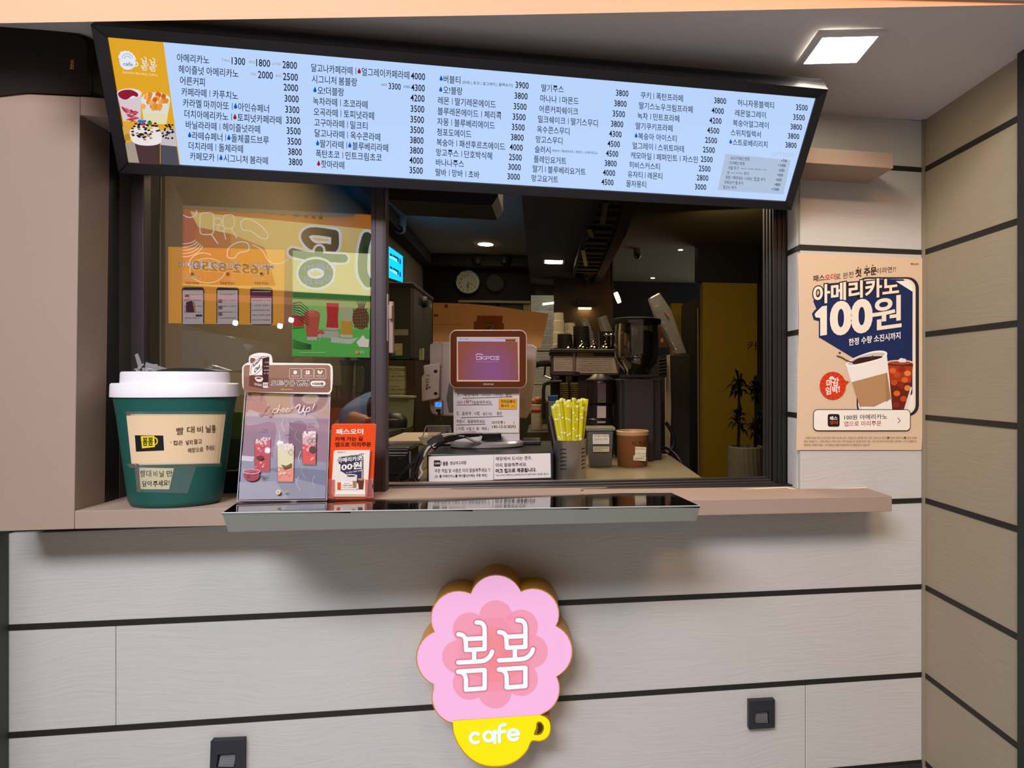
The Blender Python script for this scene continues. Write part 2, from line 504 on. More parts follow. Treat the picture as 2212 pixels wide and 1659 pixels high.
m = MB(); m.hexa([(a[0].x, 0, zL), (JX, 0, zR), (JX, 0, zR - .03), (a[0].x, 0, zL - .03)], [(a[0].x, .2, zL + .002), (JX, .2, zR + .002), (JX, .2, zR - .03), (a[0].x, .2, zL - .03)], PINKP)
m.build('sill', parent=sur)
m = MB(); JL = P(161, 1120, SYF).x
m.box(JL - .02, JL, -.03, .2, zL - .01, 2.1, mat('#141316', .5)); m.build('dark_reveal', parent=sur)
m = MB(); m.tube([P(1500, 1063, .02), P(1698, 1053, .02), P(1728, 1060, -.003), P(1872, 1054, -.003)], .0022, 6, mat('#d9cfae', .5)); m.build('caulk_line', parent=sur)
# ================================================================ window
WF = mat('#2b2527', .42, bump=.08, bs=80, name='dark_aluminium'); WF2 = mat('#110f11', .45, name='black_aluminium'); SASH = mat('#4a3f42', .45, metal=.2, name='brown_aluminium')
win = empty('window_1', (-.2, .06, 1.2), kind='structure')
YS = .06


def sx(p, y=800, Y=YS): return P(p, y, Y).x


zt0, zb0 = 2.09, P(1200, 1060, .05).z
rails = empty('x'); COL.objects.unlink(rails); bpy.data.objects.remove(rails)
m = MB(); m.box(JL, sx(270), .045, .17, zL, 2.09, WF2); m.build('frame_side', parent=win, bevel=.001)
xr0, xr1 = P(1648, 800, .15).x, JX - .001
xa = P(1649, 800, .165).x; wr = xr1 - xa
for i in range(3):
    m = MB(); x0_ = xa + wr * i / 3
    m.box(x0_, x0_ + wr / 3 * .62, .087, .1, 1.2, 2.09, WF2); m.build('frame_ridge', parent=win, bevel=.0008)
for i in range(3):
    m = MB(); m.box(xa - .003, xa, .1 + .024 * i, .112 + .024 * i, 1.2, 2.05, WF); m.build('frame_ridge', parent=win, bevel=.0008)
m = MB(); m.box(xa, xr1, .093, .17, 1.2, 2.09, WF); m.build('frame_side', parent=win)
m = MB(); m.box(JL, xr1, .045, .17, 2.04, 2.09, WF2); m.build('frame_top', parent=win)
for i in range(4):
    z0 = zb0 + .0; y0 = .05 + .026 * i
    m = MB(); m.box(sx(270), xa, y0, y0 + .012, 1.19, P(1200, 1058 - 6.2 * i, y0).z, WF); m.build('track_rail', parent=win, bevel=.001)
m = MB(); m.box(JL, xr1, .047, .17, 1.18, zb0 + .002, WF2); m.build('track_base', parent=win)
zsb = P(560, 1017, YS).z
sa = empty('sliding_sash', (sx(555), YS, 1.3)); sa.parent = win; sa.location = V((sx(555), YS, 1.3)) - V((-.2, .06, 1.2))
m = MB(); m.box(sx(275), sx(310), YS, YS + .03, 1.22, 2.06, SASH); m.build('sash_stile', parent=sa, bevel=.002)
m = MB(); m.box(sx(802), sx(834), YS - .004, YS + .03, 1.215, 2.06, SASH); m.box(sx(806), sx(812), YS - .006, YS, 1.215, 2.06, SASH); m.box(sx(826), sx(831), YS - .006, YS, 1.215, 2.06, SASH); m.build('sash_stile', parent=sa, bevel=.0015)
m = MB(); m.box(sx(310), sx(802), YS + .003, YS + .03, 1.215, zsb, mat('#17181f', .4)); m.build('sash_rail', parent=sa, bevel=.002)
m = MB(); m.box(sx(310), sx(802), YS + .003, YS + .03, 2.02, 2.06, WF2); m.build('sash_rail', parent=sa, bevel=.002)
GL = glass_mat('window_glass', .17)
m = MB(); m.box(sx(308), sx(804), YS + .012, YS + .016, zsb - .005, 2.03, GL); m.build('pane', parent=sa)
for q in ((326, 460, 331, 1000),):
    m = MB(); m.box(sx(329), sx(331), YS + .03, YS + .034, zsb, 2.03, mat('#8a8468', .4)); m.build('pane_edge', parent=sa)
m = MB(); m.box(sx(843), sx(852), .045, .06, 1.57, 1.70, mat('#a48c84', .35, metal=.5)); m.box(sx(837), sx(841), .05, .06, 1.60, 1.72, mat('#8a7a78', .35, metal=.5)); m.box(sx(845), sx(853), .03, .05, 1.655, 1.69, mat('#c8b0a4', .25, metal=.8)); m.build('sash_latch', parent=sa, bevel=.001)
# posters taped inside the pane
YP = YS + .0165
p = MB(); p.px([(363.2, 533), (615, 539.5), (613, 703), (363.8, 698)], YP + .002, .0006, mat('#ffae28', .5))
pr = p.build('orange_poster', label='orange landscape poster with three phones, taped inside the sliding glass', cat='poster')
d = Pr(SY(YP + .002), (220, 360, 3.456))
d.text('#f6f0e6', '카페봄봄 앱에서 미리', (575, 752), (1022, 758), 42, .02, out='#5a3a14', ow=.04)
d.text('#e0a030', '주문', (1040, 760), (1128, 762), 38, .03)
d.text('#f6f0e6', '하세요!', (1136, 762), (1284, 768), 42, .02, out='#5a3a14', ow=.04)
for cx, t1 in ((672, '회원가입하고'), (936, '원하는 메뉴를'), (1190, '매장에서 바로')):
    d.poly('#4a2c10', ell(cx + 4, 802, 13)); d.text('#f2e2c0', t1, (cx - 66, 850), (cx + 66, 853), 22, .01); d.text('#5a3a14', '주문해 주세요', (cx - 52, 878), (cx + 52, 880), 18, .01)
for cx in (680, 938, 1190):
    x0, x1 = cx - 83, cx + 83
    d.poly('#3a2622', rr(x0, 900, x1, 1180, 22)); d.rect('#d9c9c6', x0 + 7, 922 if cx < 1100 else 980, x1 - 7, 1176)
    if cx > 1100:
        d.rect('#6a2a4a', x0 + 7, 935, x1 - 7, 976); d.rect('#c9b8b4', x0 + 12, 930, x1 - 12, 936)
    for k in range(5): d.fake('#6a5450', x0 + 16, 950 + k * 44 if cx < 1100 else 996 + k * 36, x1 - 20, 9, k)
d.poly('#c88a72', [(622, 1050), (640, 1010), (690, 1010), (700, 1088), (618, 1088)]); d.poly('#4a2434', [(628, 1012), (675, 1000), (690, 1086), (630, 1086)])
d.poly('#d8b8a0', ell(636, 978, 17)); d.poly('#3a2020', arc(636, 972, 18, 180, 360, 10)); d.rect('#4a3a3a', 700, 1104, 748, 1118)
for k in range(3): d.rect('#8a6a60', 868, 990 + k * 48, 898, 1016 + k * 48)
d.build('poster_print', parent=pr)
p = MB(); p.px([(632.3, 540.8), (800, 548), (798.7, 772.3), (630.9, 769.4)], YP + .002, .0006, mat('#9ade70', .5))
pr = p.build('green_poster', label='green summer drinks poster with glasses and pineapple, inside the sliding glass', cat='poster')
d = Pr(SY(YP + .002), (220, 360, 3.456))
d.poly('#e4f0b0', [(1426, 626), (2004, 650), (2002, 985), (1424, 960)]); d.poly('#3f8f3c', [(1424, 935), (2002, 965), (2002, 1010), (1423, 985)])
d.poly('#66d458', [(1423, 1210), (2001, 1215), (2000, 1420), (1421, 1412)])
for t, a_, b_ in (('여름이', (1510, 800), (1745, 780)), ('왔썸머', (1505, 885), (1730, 865))): d.text('#f4f4ec', t, a_, b_, 66, .03)
d.poly('#d23a30', arc(1470, 1118, 52, 0, 180, 12) + [(1418, 1110)]); d.poly('#3a8a3a', [(1424, 1200), (1510, 1195), (1515, 1205), (1424, 1212)]); d.poly('#d8402f', [(1424, 1120), (1512, 1125), (1508, 1190), (1426, 1196)])
d.poly('#d8604a', [(1510, 1100), (1628, 1100), (1608, 1280), (1530, 1280)]); d.poly('#e07058', ell(1568, 1098, 60, 26)); d.poly('#e88068', ell(1566, 1082, 26, 14)); d.poly('#d8d8c8', [(1530, 1270), (1608, 1270), (1604, 1296), (1534, 1294)])
d.poly('#c9ccb8', [(1612, 1224), (1770, 1230), (1770, 1285), (1612, 1275)]); d.poly('#dde0cc', [(1712, 1275), (1860, 1285), (1920, 1275), (1860, 1325), (1712, 1312)])
d.poly('#d2302e', [(1676, 1016), (1768, 1020), (1760, 1130), (1765, 1205), (1674, 1205), (1682, 1120)]); d.poly('#e8b8a8', [(1674, 1200), (1765, 1204), (1762, 1222), (1678, 1220)])
d.poly('#c8cc9a', [(1778, 1040), (1876, 1044), (1868, 1160), (1872, 1262), (1782, 1258), (1786, 1150)]); d.poly('#e0a830', [(1784, 1150), (1868, 1155), (1872, 1255), (1782, 1250)]); d.poly('#d8d8b8', [(1776, 1252), (1876, 1258), (1870, 1280), (1780, 1276)])
d.poly('#8a5a2c', ell(1932, 1130, 62, 84))
for k in range(6): d.stroke('#4a2c18', [(1878, 1080 + k * 22), (1985, 1060 + k * 26)], 4); d.stroke('#4a2c18', [(1880 + k * 18, 1058), (1890 + k * 18, 1205)], 4)
for k in range(5): d.poly('#3a6a34', [(1920 + k * 6, 1055), (1890 + k * 22, 985), (1932 + k * 6, 1050)])
for k in range(7): d.stroke('#24401f', [(1424, 1020 + k * 14), (1480, 1010 + k * 22), (1540, 1060 + k * 20)], 4)
for k in range(6): d.stroke('#24401f', [(1424, 1290 + k * 12), (1480, 1310 + k * 10), (1560, 1330 + k * 6)], 3)
d.poly('#e6dcc8', [(1900, 1310), (1930, 1280), (1950, 1255), (1968, 1285), (1996, 1290), (1990, 1350), (1920, 1345)])
d.poly('#d84038', arc(1634, 1246, 26, 180, 360, 8)); d.stroke('#e8e0d0', [(1634, 1246), (1628, 1300)], 4)
d.poly('#e8a030', ell(1905, 1385, 14)); d.text('#e8e0a0', '봄봄', (1925, 1394), (1960, 1396), 20); d.fake('#c8dc9a', 1480, 1385, 1660, 9)
d.build('poster_print', parent=pr)
# ================================================================ street side seen mirrored in the glass
VY = 5.9
ST = SM = lambda px, py, l=0: (lambda p: V((p.x, .145 - p.y + l, p.z)))(P(px, py, VY + .145))


def mprism(name, poly, m_, par=None, d=.1, lift=0, **kw):
    m = MB(); a = [SM(x, y, lift) for x, y in poly]; m.hexa(a, [p - V((0, d, 0)) for p in a], m_); return m.build(name, parent=par, **kw)


m = MB(); m.box(-9, 5, -6.6, -6.1, 0, 6.2); m.build('wall_opposite', mat('#2a2825', .9, var=.2, vs=2), kind='structure')
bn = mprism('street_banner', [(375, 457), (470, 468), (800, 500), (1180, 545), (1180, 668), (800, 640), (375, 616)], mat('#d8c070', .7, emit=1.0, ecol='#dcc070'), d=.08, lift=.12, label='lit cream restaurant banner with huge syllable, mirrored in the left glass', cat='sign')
d = Pr(SM, (220, 360, 3.456)); d.L = .122
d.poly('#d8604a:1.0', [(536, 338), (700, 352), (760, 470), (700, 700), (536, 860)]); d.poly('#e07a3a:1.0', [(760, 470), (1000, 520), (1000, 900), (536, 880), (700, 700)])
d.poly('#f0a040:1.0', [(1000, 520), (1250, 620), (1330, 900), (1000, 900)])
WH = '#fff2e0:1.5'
for k in range(5): d.stroke(WH, arc(640, 560 + k * 8, 100 + k * 14, 10, 175, 14, 34 + k * 16), 6)
d.stroke(WH, rr(775, 365, 875, 525, 26), 7, True); d.stroke(WH, [(860, 525), (905, 590)], 8); d.stroke(WH, ell(905, 430, 30, 24), 6, True); d.stroke(WH, ell(930, 480, 26, 22), 6, True); d.stroke(WH, [(950, 500), (965, 560)], 6)
d.stroke(WH, rr(945, 380, 1025, 480, 24), 6, True); d.stroke(WH, [(1005, 480), (1045, 550)], 7)
d.stroke(WH, cat_([(1075, 440), (1110, 410), (1180, 430), (1260, 500), (1270, 550), (1220, 550), (1150, 500), (1090, 490)], 5, True), 7, True)
d.stroke(WH, cat_([(975, 670), (990, 620), (1060, 580), (1125, 590), (1130, 640), (1060, 660), (1030, 695), (985, 695)], 5, True), 7, True)
d.stroke(WH, cat_([(1160, 600), (1230, 640), (1280, 720), (1350, 740), (1420, 710)], 5), 6); d.stroke(WH, ell(830, 790, 130, 90), 5, True); d.stroke(WH, arc(800, 760, 110, 180, 300, 12, 100), 6)
d.stroke(WH, cat_([(590, 340), (650, 380), (700, 400), (745, 380), (750, 350)], 5), 7)
d.text('#3a2a18:.3', 'T.652-8250', (1310, 822), (722, 782), 64, .03, out='#f0d8a8:1.0', ow=.05)
d.text('#3a2a18:.3', '일반음식점', (780, 850), (630, 838), 36, .02, out='#f0d8a8:1.0', ow=.05)
# the huge syllable, mirrored as the glass shows it
G1, G2, W2 = '#33362e:.2', '#1d5a2e:.5', '#e8eef0:1.4'
for c, w_ in ((W2, 96), (G1, 58)):
    d.stroke(c, cat_([(1765, 520), (1600, 500), (1545, 540), (1600, 610), (1700, 620), (1760, 620), (1765, 520)], 6), w_)
for c, w_ in ((W2, 96), (G2, 62)):
    d.stroke(c, cat_([(1455, 655), (1560, 680), (1700, 695), (1830, 700)], 5), w_); d.stroke(c, [(1650, 640), (1640, 690)], w_)
for c, w_ in ((W2, 100), (G2, 66)):
    d.stroke(c, ell(1625, 810, 95, 72), w_, True)
for c, w_ in ((W2, 110), (G2, 70)): d.stroke(c, cat_([(2000, 540), (1975, 640), (1970, 800), (2010, 880)], 5), w_)
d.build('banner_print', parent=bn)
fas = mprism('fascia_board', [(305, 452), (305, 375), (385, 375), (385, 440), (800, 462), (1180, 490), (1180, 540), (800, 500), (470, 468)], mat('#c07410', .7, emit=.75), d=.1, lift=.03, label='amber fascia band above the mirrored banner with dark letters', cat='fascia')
d = Pr(SM, (220, 360, 3.456)); d.L = .032
d.stroke('#4a3410', ell(420, 205, 45, 38), 14, True); d.text('#6a4a14', 'moomoo', (1650, 395), (940, 320), 86, .03); d.build('fascia_print', parent=fas)
gp = empty('shop_blind', SM(560, 455), 'row of greyish blind panels above the mirrored banner', 'blind')
for a_, b_ in ((384, 493), (495, 578), (580, 645), (647, 698), (700, 768)):
    ya = lambda q: 401 + (q - 384) * .058
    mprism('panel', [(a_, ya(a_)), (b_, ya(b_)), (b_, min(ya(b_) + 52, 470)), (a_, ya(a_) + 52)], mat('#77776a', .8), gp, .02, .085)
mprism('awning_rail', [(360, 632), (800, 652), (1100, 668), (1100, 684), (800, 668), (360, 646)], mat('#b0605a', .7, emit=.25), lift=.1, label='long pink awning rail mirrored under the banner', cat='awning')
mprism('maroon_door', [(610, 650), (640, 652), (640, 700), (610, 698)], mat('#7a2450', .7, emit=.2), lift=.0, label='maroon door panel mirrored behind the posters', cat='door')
# parked van across the street
van = empty('parked_van', SM(480, 985), 'dark parked van mirrored in the lower left glass', 'car')
vm = mat('#4c5a60', .35, metal=.3)
o = mprism('body', cat_([(318, 730), (345, 712), (430, 708), (520, 730), (600, 742), (640, 770), (650, 860), (640, 960), (318, 960)], 3, True), vm, van, .9, 1.2)
mprism('side_window', [(335, 735), (370, 724), (405, 724), (405, 800), (335, 800)], mat('#1c2830', .15), van, .02, 1.23)
mprism('side_window', [(415, 724), (505, 742), (520, 800), (415, 800)], mat('#3a3030', .15), van, .02, 1.23)
for cx in (380, 590): mprism('wheel', ell(cx, 950, 34), mat('#101010', .7), van, .2, 1.24)
for i, (x_, y_) in enumerate(((562, 712), (650, 718), (672, 706))):
    m = MB(); c = SM(x_, y_, .6); m.lathe([(.018, 0), (.024, .015), (.02, .045)], c, 12, 1.3, 1, (.3, .2, 1), m=mat('#d8e8ff', .5, emit=14)); rz_ = SM(x_, 672, .06); m.tube([c + V((0, 0, .04)), V((c.x, c.y, rz_.z)), V((c.x, rz_.y, rz_.z))], .004, 6, mat('#222222'))
    m.build('street_lamp', label=['small white street lamp mirrored under the orange poster', 'small white lamp mirrored low on the green poster', 'small white lamp mirrored beside the red drink of the green poster'][i], cat='lamp', group='lamps across the street')
# ================================================================ menu board
def mix3(a, b, t): return a + (b - a) * t


YT, YB = -.28, -.055
TLo, TRo, BRo, BLo = P(198, 50, YT), P(1788, 190, YT), P(1708, 452, YB), P(258, 372, YB)
TLi, TRi, BRi, BLi = (232, 80), (1762, 212), (1697, 435), (278, 350)
SB = S3(TLo, TRo, (BRo + BLo) / 2)
mb = empty('menu_board', (TLo + BRo) / 2, 'long black-framed backlit menu board hanging tilted over the serving window', 'menu board')
N_ = SB.n
FR = mat('#17161c', .38, bump=.05, bs=90, name='board_frame_black')
o4 = [SB(198, 50), SB(1788, 190), SB(1708, 452), SB(258, 372)]; i4 = [SB(*q) for q in (TLi, TRi, BRi, BLi)]
for k, nm in enumerate(('frame_rail', 'frame_stile', 'frame_rail', 'frame_stile')):
    k2 = (k + 1) % 4; m = MB(); a = [o4[k], o4[k2], i4[k2], i4[k]]
    m.hexa([p + N_ * (.006 if j < 2 else .003) for j, p in enumerate(a)], [p - N_ * .045 for p in a], FR); m.build(nm, parent=mb, bevel=.0015)
m = MB(); m.hexa(o4, [p - N_ * .05 for p in o4]); 
m = MB(); m.hexa([p - N_ * .012 for p in o4], [p - N_ * .05 for p in o4], FR); m.build('back_box', parent=mb)
m = MB(); q = [SB(*p, -.002) for p in (TLi, TRi, BRi, BLi)]; m.hexa(q, [p - N_ * .008 for p in q], mat('#5a687c', .55, spec=.1, emit=.97, ecol='#b7d2fb', name='backlit_panel')); m.build('light_panel', parent=mb)
for px_ in ():
    t_ = SB(px_, 50 + (px_ - 198) * .088 + 12); m = MB(); m.box(t_.x - .02, t_.x + .02, t_.y + .055, t_.y + .08, t_.z - .04, 2.24); m.build('hanger_arm', FR, mb)
# photo strip
d = Pr(SB, (200, 40, 3.95)); d.L = -.0018
d.poly('#e8ac28:.85', [(118, 157), (600, 205), (745, 1252), (306, 1228)]); Wt = '#eef2ff:.85'
d.poly(Wt, ell(263, 318, 20)); 
for x_, y_ in ((238, 330), (250, 305), (275, 298), (300, 302), (322, 315), (338, 335), (345, 350), (290, 320), (290, 345), (260, 345), (315, 345)): d.poly(Wt, ell(x_, y_, 22))
d.poly(Wt, [(222, 352), (366, 372)] + arc(298, 370, 70, 0, 180, 14, 70)); d.stroke(Wt, ell(366, 392, 18), 9, True)
for r_ in (46, 26): d.stroke('#9aa6c8:.8', arc(294, 348, r_, 190, 350, 12, r_), 5)
d.text('#8a93b0:.8', 'cafe', (258, 402), (340, 408), 30, .02)
for dx in (0, 72):
    for s_ in ([(412, 345), (425, 352), (428, 385)], [(440, 330), (455, 340), (455, 388)], [(428, 366), (455, 368)], [(428, 386), (455, 388)], [(442, 388), (442, 402)], [(412, 405), (462, 408), (472, 390)], [(415, 420), (428, 424), (428, 440), (460, 443), (460, 424), (415, 420)]):
        d.stroke(Wt, [(x + dx, y + dx * .12) for x, y in s_], 7)
d.text('#f6e2b0:.85', 'Specialty Blending Coffee', (252, 470), (553, 498), 22, .01)
# drinks in the photo strip
def tcup(x0, x1, y0, y1, tx0, tx1, c): d.poly(c, [(x0, y0), (x1, y0 + 12), (tx1, y1), (tx0, y1 - 4)])
tcup(205, 412, 640, 880, 262, 410, '#e4d4dc:.8'); d.poly('#efe6ea:.85', ell(312, 640, 106, 42)); d.poly('#9c1c34:.75', cat_([(215, 640), (260, 612), (330, 610), (385, 640), (380, 670), (340, 660), (290, 692), (240, 680)], 3, True))
for k in range(9): d.poly(['#c03a50:.8', '#d86a7a:.8', '#b02840:.8'][k % 3], cat_([(245 + (k * 37) % 150, 750 + k * 12), (280 + (k * 37) % 140, 770 + k * 12), (300 + (k * 37) % 110, 810 + k * 8), (262 + (k * 37) % 120, 790 + k * 11)], 3, True))
tcup(412, 662, 690, 900, 440, 628, '#dfe4dc:.85'); d.poly('#e8ecec:.85', ell(538, 690, 124, 60))
rnd = random.Random(3)
for k in range(26):
    x_, y_ = 430 + rnd.random() * 200, 640 + rnd.random() * 130; y_ = max(y_, 640 + abs(x_ - 520) * .25)
    d.poly(['#e88a2a:.85', '#f0a040:.85', '#d86a18:.8', '#f4b060:.85'][k % 4], [(x_ - 22, y_), (x_ - 4, y_ - 26), (x_ + 26, y_ - 8), (x_ + 12, y_ + 26), (x_ - 14, y_ + 20)])
d.poly('#e8e0b8:.85', [(440, 800), (640, 810), (628, 900), (450, 895)])
d.poly('#b8a898:.7', [(280, 1060), (420, 1040), (420, 1238), (308, 1228)]); d.poly('#e0b050:.8', ell(290, 960, 42, 60)); d.poly('#c89838:.7', ell(300, 1010, 30, 30))
d.poly('#cfc8cc:.8', [(585, 950), (700, 930), (722, 1100), (585, 1090)]); d.poly('#50505c:.8', [(582, 1075), (720, 1090), (742, 1250), (582, 1246)])
for k in range(34): x_, y_ = 600 + rnd.random() * 95, 900 + rnd.random() * 120; d.poly('#22202a:.5', ell(x_, y_, 9, 8, 7))
d.poly('#4e3638:.8', [(360, 1040), (580, 1060), (580, 1244), (405, 1236)]); d.poly('#efeae8:.85', cat_([(325, 950), (400, 900), (540, 910), (590, 980), (580, 1060), (460, 1080), (350, 1050)], 4, True))
for k in range(60):
    a_ = rnd.random() * 6.28; r_ = rnd.random() ** .5; x_, y_ = 455 + 120 * r_ * math.cos(a_), 945 + 85 * r_ * math.sin(a_)
    d.poly(['#3a2018:.5', '#5a3424:.6', '#a88468:.8', '#2a1812:.4'][k % 4], [(x_ - 16, y_ - 3), (x_ + 6, y_ - 9), (x_ + 16, y_ + 4), (x_ - 5, y_ + 9)])
for c_, x_, y_ in (('#2a70d8:.9', 415, 868), ('#2a70d8:.9', 440, 872), ('#2a8a40:.8', 497, 882), ('#e0c030:.9', 500, 922), ('#c03050:.8', 445, 892)): d.poly(c_, ell(x_, y_, 20, 14))
d.build('photo_panel', parent=mb)
NV, PN = '#16233f', '#1a1d2c'
BLU, RED = '#1468e0:.6', '#c81e2e:.5'
cols = [
    ((381.8, 124.8), (410, 337.5), (640.5, 142.5), (653, 351.4), 10, 18.2, [
        ('아메리카노', None), ('헤이즐넛 아메리카노', None), ('어른커피', '2000'), ('카페라떼 | 카푸치노', '3000'), ('카라멜 마끼아또 |~아인슈페너', '3300'),
        ('더치아메리카노 |^토피넛카페라떼', '3300'), ('바닐라라떼 | 헤이즐넛라떼', '3500'), ('~라떼슈페너 |~돌체콜드브루', '3500'), ('더치라떼 | 돌체라떼', '3800'), ('카페모카 |~시그니처 봄라떼', '3800')]),
    ((672.2, 146.6), (683, 353.8), (918, 166.7), (913, 369.5), 10, 17.6, [
        ('달고나카페라떼 |^얼그레이카페라떼', '4000'), ('시그니처 봄블랑', None), ('~오!더블랑', '4200'), ('녹차라떼 | 초코라떼', '3500'), ('오곡라떼 | 토피넛라떼', '3500'),
        ('고구마라떼 | 밀크티', '3500'), ('달고나라떼 | 옥수콘라떼', '3800'), ('~딸기라떼 |~블루베리라떼', '3800'), ('폭탄초코 | 민트크림초코', '4000'), ('^핫마라떼', '3500')]),
    ((947.8, 170.2), (940.8, 372.2), (1141.8, 185.9), (1123, 383), 10, 16.6, [
        ('~버블티', '3900'), ('~오!블랑', '3800'), ('레몬 | 딸기레몬에이드', '3500'), ('블루레몬에이드 | 체리콕', '3500'), ('자몽 | 블루베리에이드', '3500'),
        ('청포도에이드', '3800'), ('복숭아 | 패션후르츠에이드', '4000'), ('망고주스 | 단호박식혜', '2500'), ('바나나주스', '3000'), ('딸바 | 망바 | 초바', '3000')]),
    ((1169.8, 190), (1148.6, 385.2), (1357.6, 202.9), (1325.3, 395), 10, 15.8, [
        ('딸기주스', '3800'), ('마나나 | 마몬드', '3800'), ('어른커피쉐이크', '3500'), ('밀크쉐이크 | 딸기스무디', '3800'), ('옥수콘스무디', '4300'),
        ('망고스무디', '4500'), ('슬러시', '4500'), ('플레인요거트', '3800'), ('딸기 | 블루베리요거트', '4000'), ('망고요거트', '4500')]),
    ((1384.4, 206), (1352.7, 396.8), (1568.8, 219.2), (1525.8, 405.1), 10, 15.2, [
        ('쿠키 | 폭탄프라페', '3800'), ('딸기스노우크림프라페', '4000'), ('녹차 | 민트프라페', '4200'), ('딸기쿠키프라페', '4500'), ('~복숭아 아이스티', '2500'),
        ('얼그레이 | 스위트마테', '2500'), ('캐모마일 | 페퍼민트 | 자스민', '2500'), ('히비스커스티', '2500'), ('유자티 | 레몬티', '2800'), ('꿀자몽티', '3000')]),
    ((1593.4, 222.2), (1574.4, 306.8), (1745, 233.9), (1721, 315), 5, 14.8, [
        ('허니자몽블랙티', '3500'), ('레몬얼그레이', '3500'), ('복숭아얼그레이', '3800'), ('스위치릴렉서', '3800'), ('~스트로베리리치', '3800')]),
]


def line(d, t, x, y, h, sl, c=NV, sq=.77, bold=.006):
    """one menu line; ~ blue drop, ^ red drop, | divider"""
    i = 0
    for tok in __import__('re').findall(r'[~^| ]|[^~^| ]+', t):
        if tok in '~^': d.drop(BLU if tok == '~' else RED, x + h * .3, y, h * .72); x += h * .62; y += sl * h * .62
        elif tok == ' ': x += h * .26; y += sl * h * .26
        elif tok == '|': d.stroke(c, [(x + h * .1, y - h * .42), (x + h * .1, y + h * .42)], 1.1, cap=False); x += h * .2; y += sl * h * .2
        else:
            w_ = d.text(c, tok, (x, y + h * .5), None, h, bold, sq, sl); x += w_ + h * .06; y += sl * (w_ + h * .06)
    return x


for a, b, c, e, n, h, L in cols:
    d = Pr(SB); d.L = -.0014; d.st = .000006
    for i, (t, pz) in enumerate(L):
        u = i / (n - 1); u2 = u + (.06 * u * (1 - u))
        x = a[0] + (b[0] - a[0]) * u2; y = a[1] + (b[1] - a[1]) * u2; sl = .082 - .022 * (y - (80 + .086 * x - 20)) / 270
        hh = h * (1 - .05 * u); px_, py_ = c[0] + (e[0] - c[0]) * u2, c[1] + (e[1] - c[1]) * u2
        q_ = .77
        if pz:
            xe = line(Pr(SB), t, x, y, hh, sl); lim = px_ - hh * 1.95
            if xe > lim: q_ *= (lim - x) / (xe - x)
        line(d, t, x, y, hh, sl, sq=q_)
        if pz: d.text(PN, pz, (px_, py_ + hh * .42), None, hh * .84, .012, .74, sl, right=True)
        if t == '아메리카노' or t.startswith('헤이즐넛 아'):
            S_ = (('TALL', '1300', 478, 500, 529), ('BIG', '1800', 538, 553, 583), ('LITER', '2800', 588, 610, 641)) if i == 0 else (('TALL', '2000', 540, 557, 589), ('BIG', '2500', 596, 611, 643))
            for tg, vl, xa_, xb_, xc_ in S_:
                yy = (142.5 if i == 0 else 168) + (xc_ - 641) * .075
                d.text('#b8b490:.7', tg, (xa_, yy + 2 - (xc_ - xa_) * .075), (xb_ - 3, yy + 2 - (xc_ - xb_) * .075), 5.5, .01)
                d.text(PN, vl, (xb_, yy + 7.5 - (xc_ - xb_) * .075), (xc_, yy + 7.5), 15.5, .012)
        if t.startswith('시그니처 봄블'):
            d.text('#c0304a:.6', 'HOT', (823.5, 186), (836, 187), 5, .01); d.text(PN, '3300', (839.5, 193), (865.5, 195), 13.5, .012)
            d.text('#2a60c0:.6', 'ICED', (872, 190), (886, 191), 5, .01); d.text(PN, '4300', (888, 196.5), (917.5, 198.5), 14.5, .012)
        if t == '~버블티': d.text(NV, '(타로 | 초코 | 얼그레이 | 블랙슈가)', (999, 183), (1107.5, 190), 8.5, .004)
        if t == '슬러시': d.text(NV, '(복숭아 | 패션후르츠 | 청포도 | 오렌지망고)', (1192, 329.5), (1290.5, 335), 6.5, .004)
    d.build('menu_lettering', parent=mb)
d = Pr(SB, (1120, 150, 3.253)); d.L = -.0017
d.poly('#b6cbe6:.82', [(1455, 595), (1915, 640), (1862, 880), (1400, 850)])
d.text('#c2d2e8:.85', 'OPTION', (1775, 610), (1935, 620), 30, .03)
for i, (t, v_) in enumerate((('SO디카페인 변경', '+700'), ('디카페인 변경', '+1000'), ('시럽 추가', '+200'), ('샷', '+500'), ('휘핑 | 폭탄데코 | 니타드 코코 추가', '+500'), ('타피오카 펄 추가', '+800'), ('달고나 추가', '+1000'))):
    x_, y_ = 1492 - i * 8.7, 625 + i * 33.6
    line(d, t, x_, y_, 24, .06, PN, .72, .004); d.text(PN, v_, (1888 - i * 9.5, 655 + i * 33.2), None, 20, .01, .72, .05, right=True)
    if i == 2: d.text(PN, '(바닐라 | 카라멜 | 헤이즐넛 | 민트)', (1562, 705), (1745, 714), 12)
    if i == 3: d.text(PN, '(기본 | 헤이즐넛)', (1490, 735), (1580, 739), 12); line(d, '추가', 1586, 733, 24, .06, PN, .72, .004)
d.build('option_lettering', parent=mb)
# ================================================================ loudspeaker on the top slab
YSP = -.128
sp = empty('loudspeaker', P(90, 198, YSP), 'black horizontal loudspeaker lying on the beige surround, left of the menu board', 'speaker')
SPK = mat('#15120f', .75, bump=.1, bs=300, name='speaker_case')
m = MB(); m.px(cat_([(-30, 55), (60, 61), (150, 71), (172, 76), (184, 90), (188, 110), (190, 180), (186, 199), (170, 203.5), (60, 200), (-30, 196)], 3, True), YSP, .012, mat('#1c1613', .95, bump=1.0, bs=900, name='speaker_grille')); m.build('grille', parent=sp)
m = MB(); a = [P(x, y, YSP + .012) for x, y in [(-30, 53), (150, 66), (185, 74), (196, 92), (198, 196), (190, 205), (60, 200), (-30, 196)]]
m.hexa(a, [V((p.x + (.035 if i in (2, 3, 4, 5) else 0), YSP + .16, p.z)) for i, p in enumerate(a)], SPK); m.build('case', parent=sp, bevel=.004)
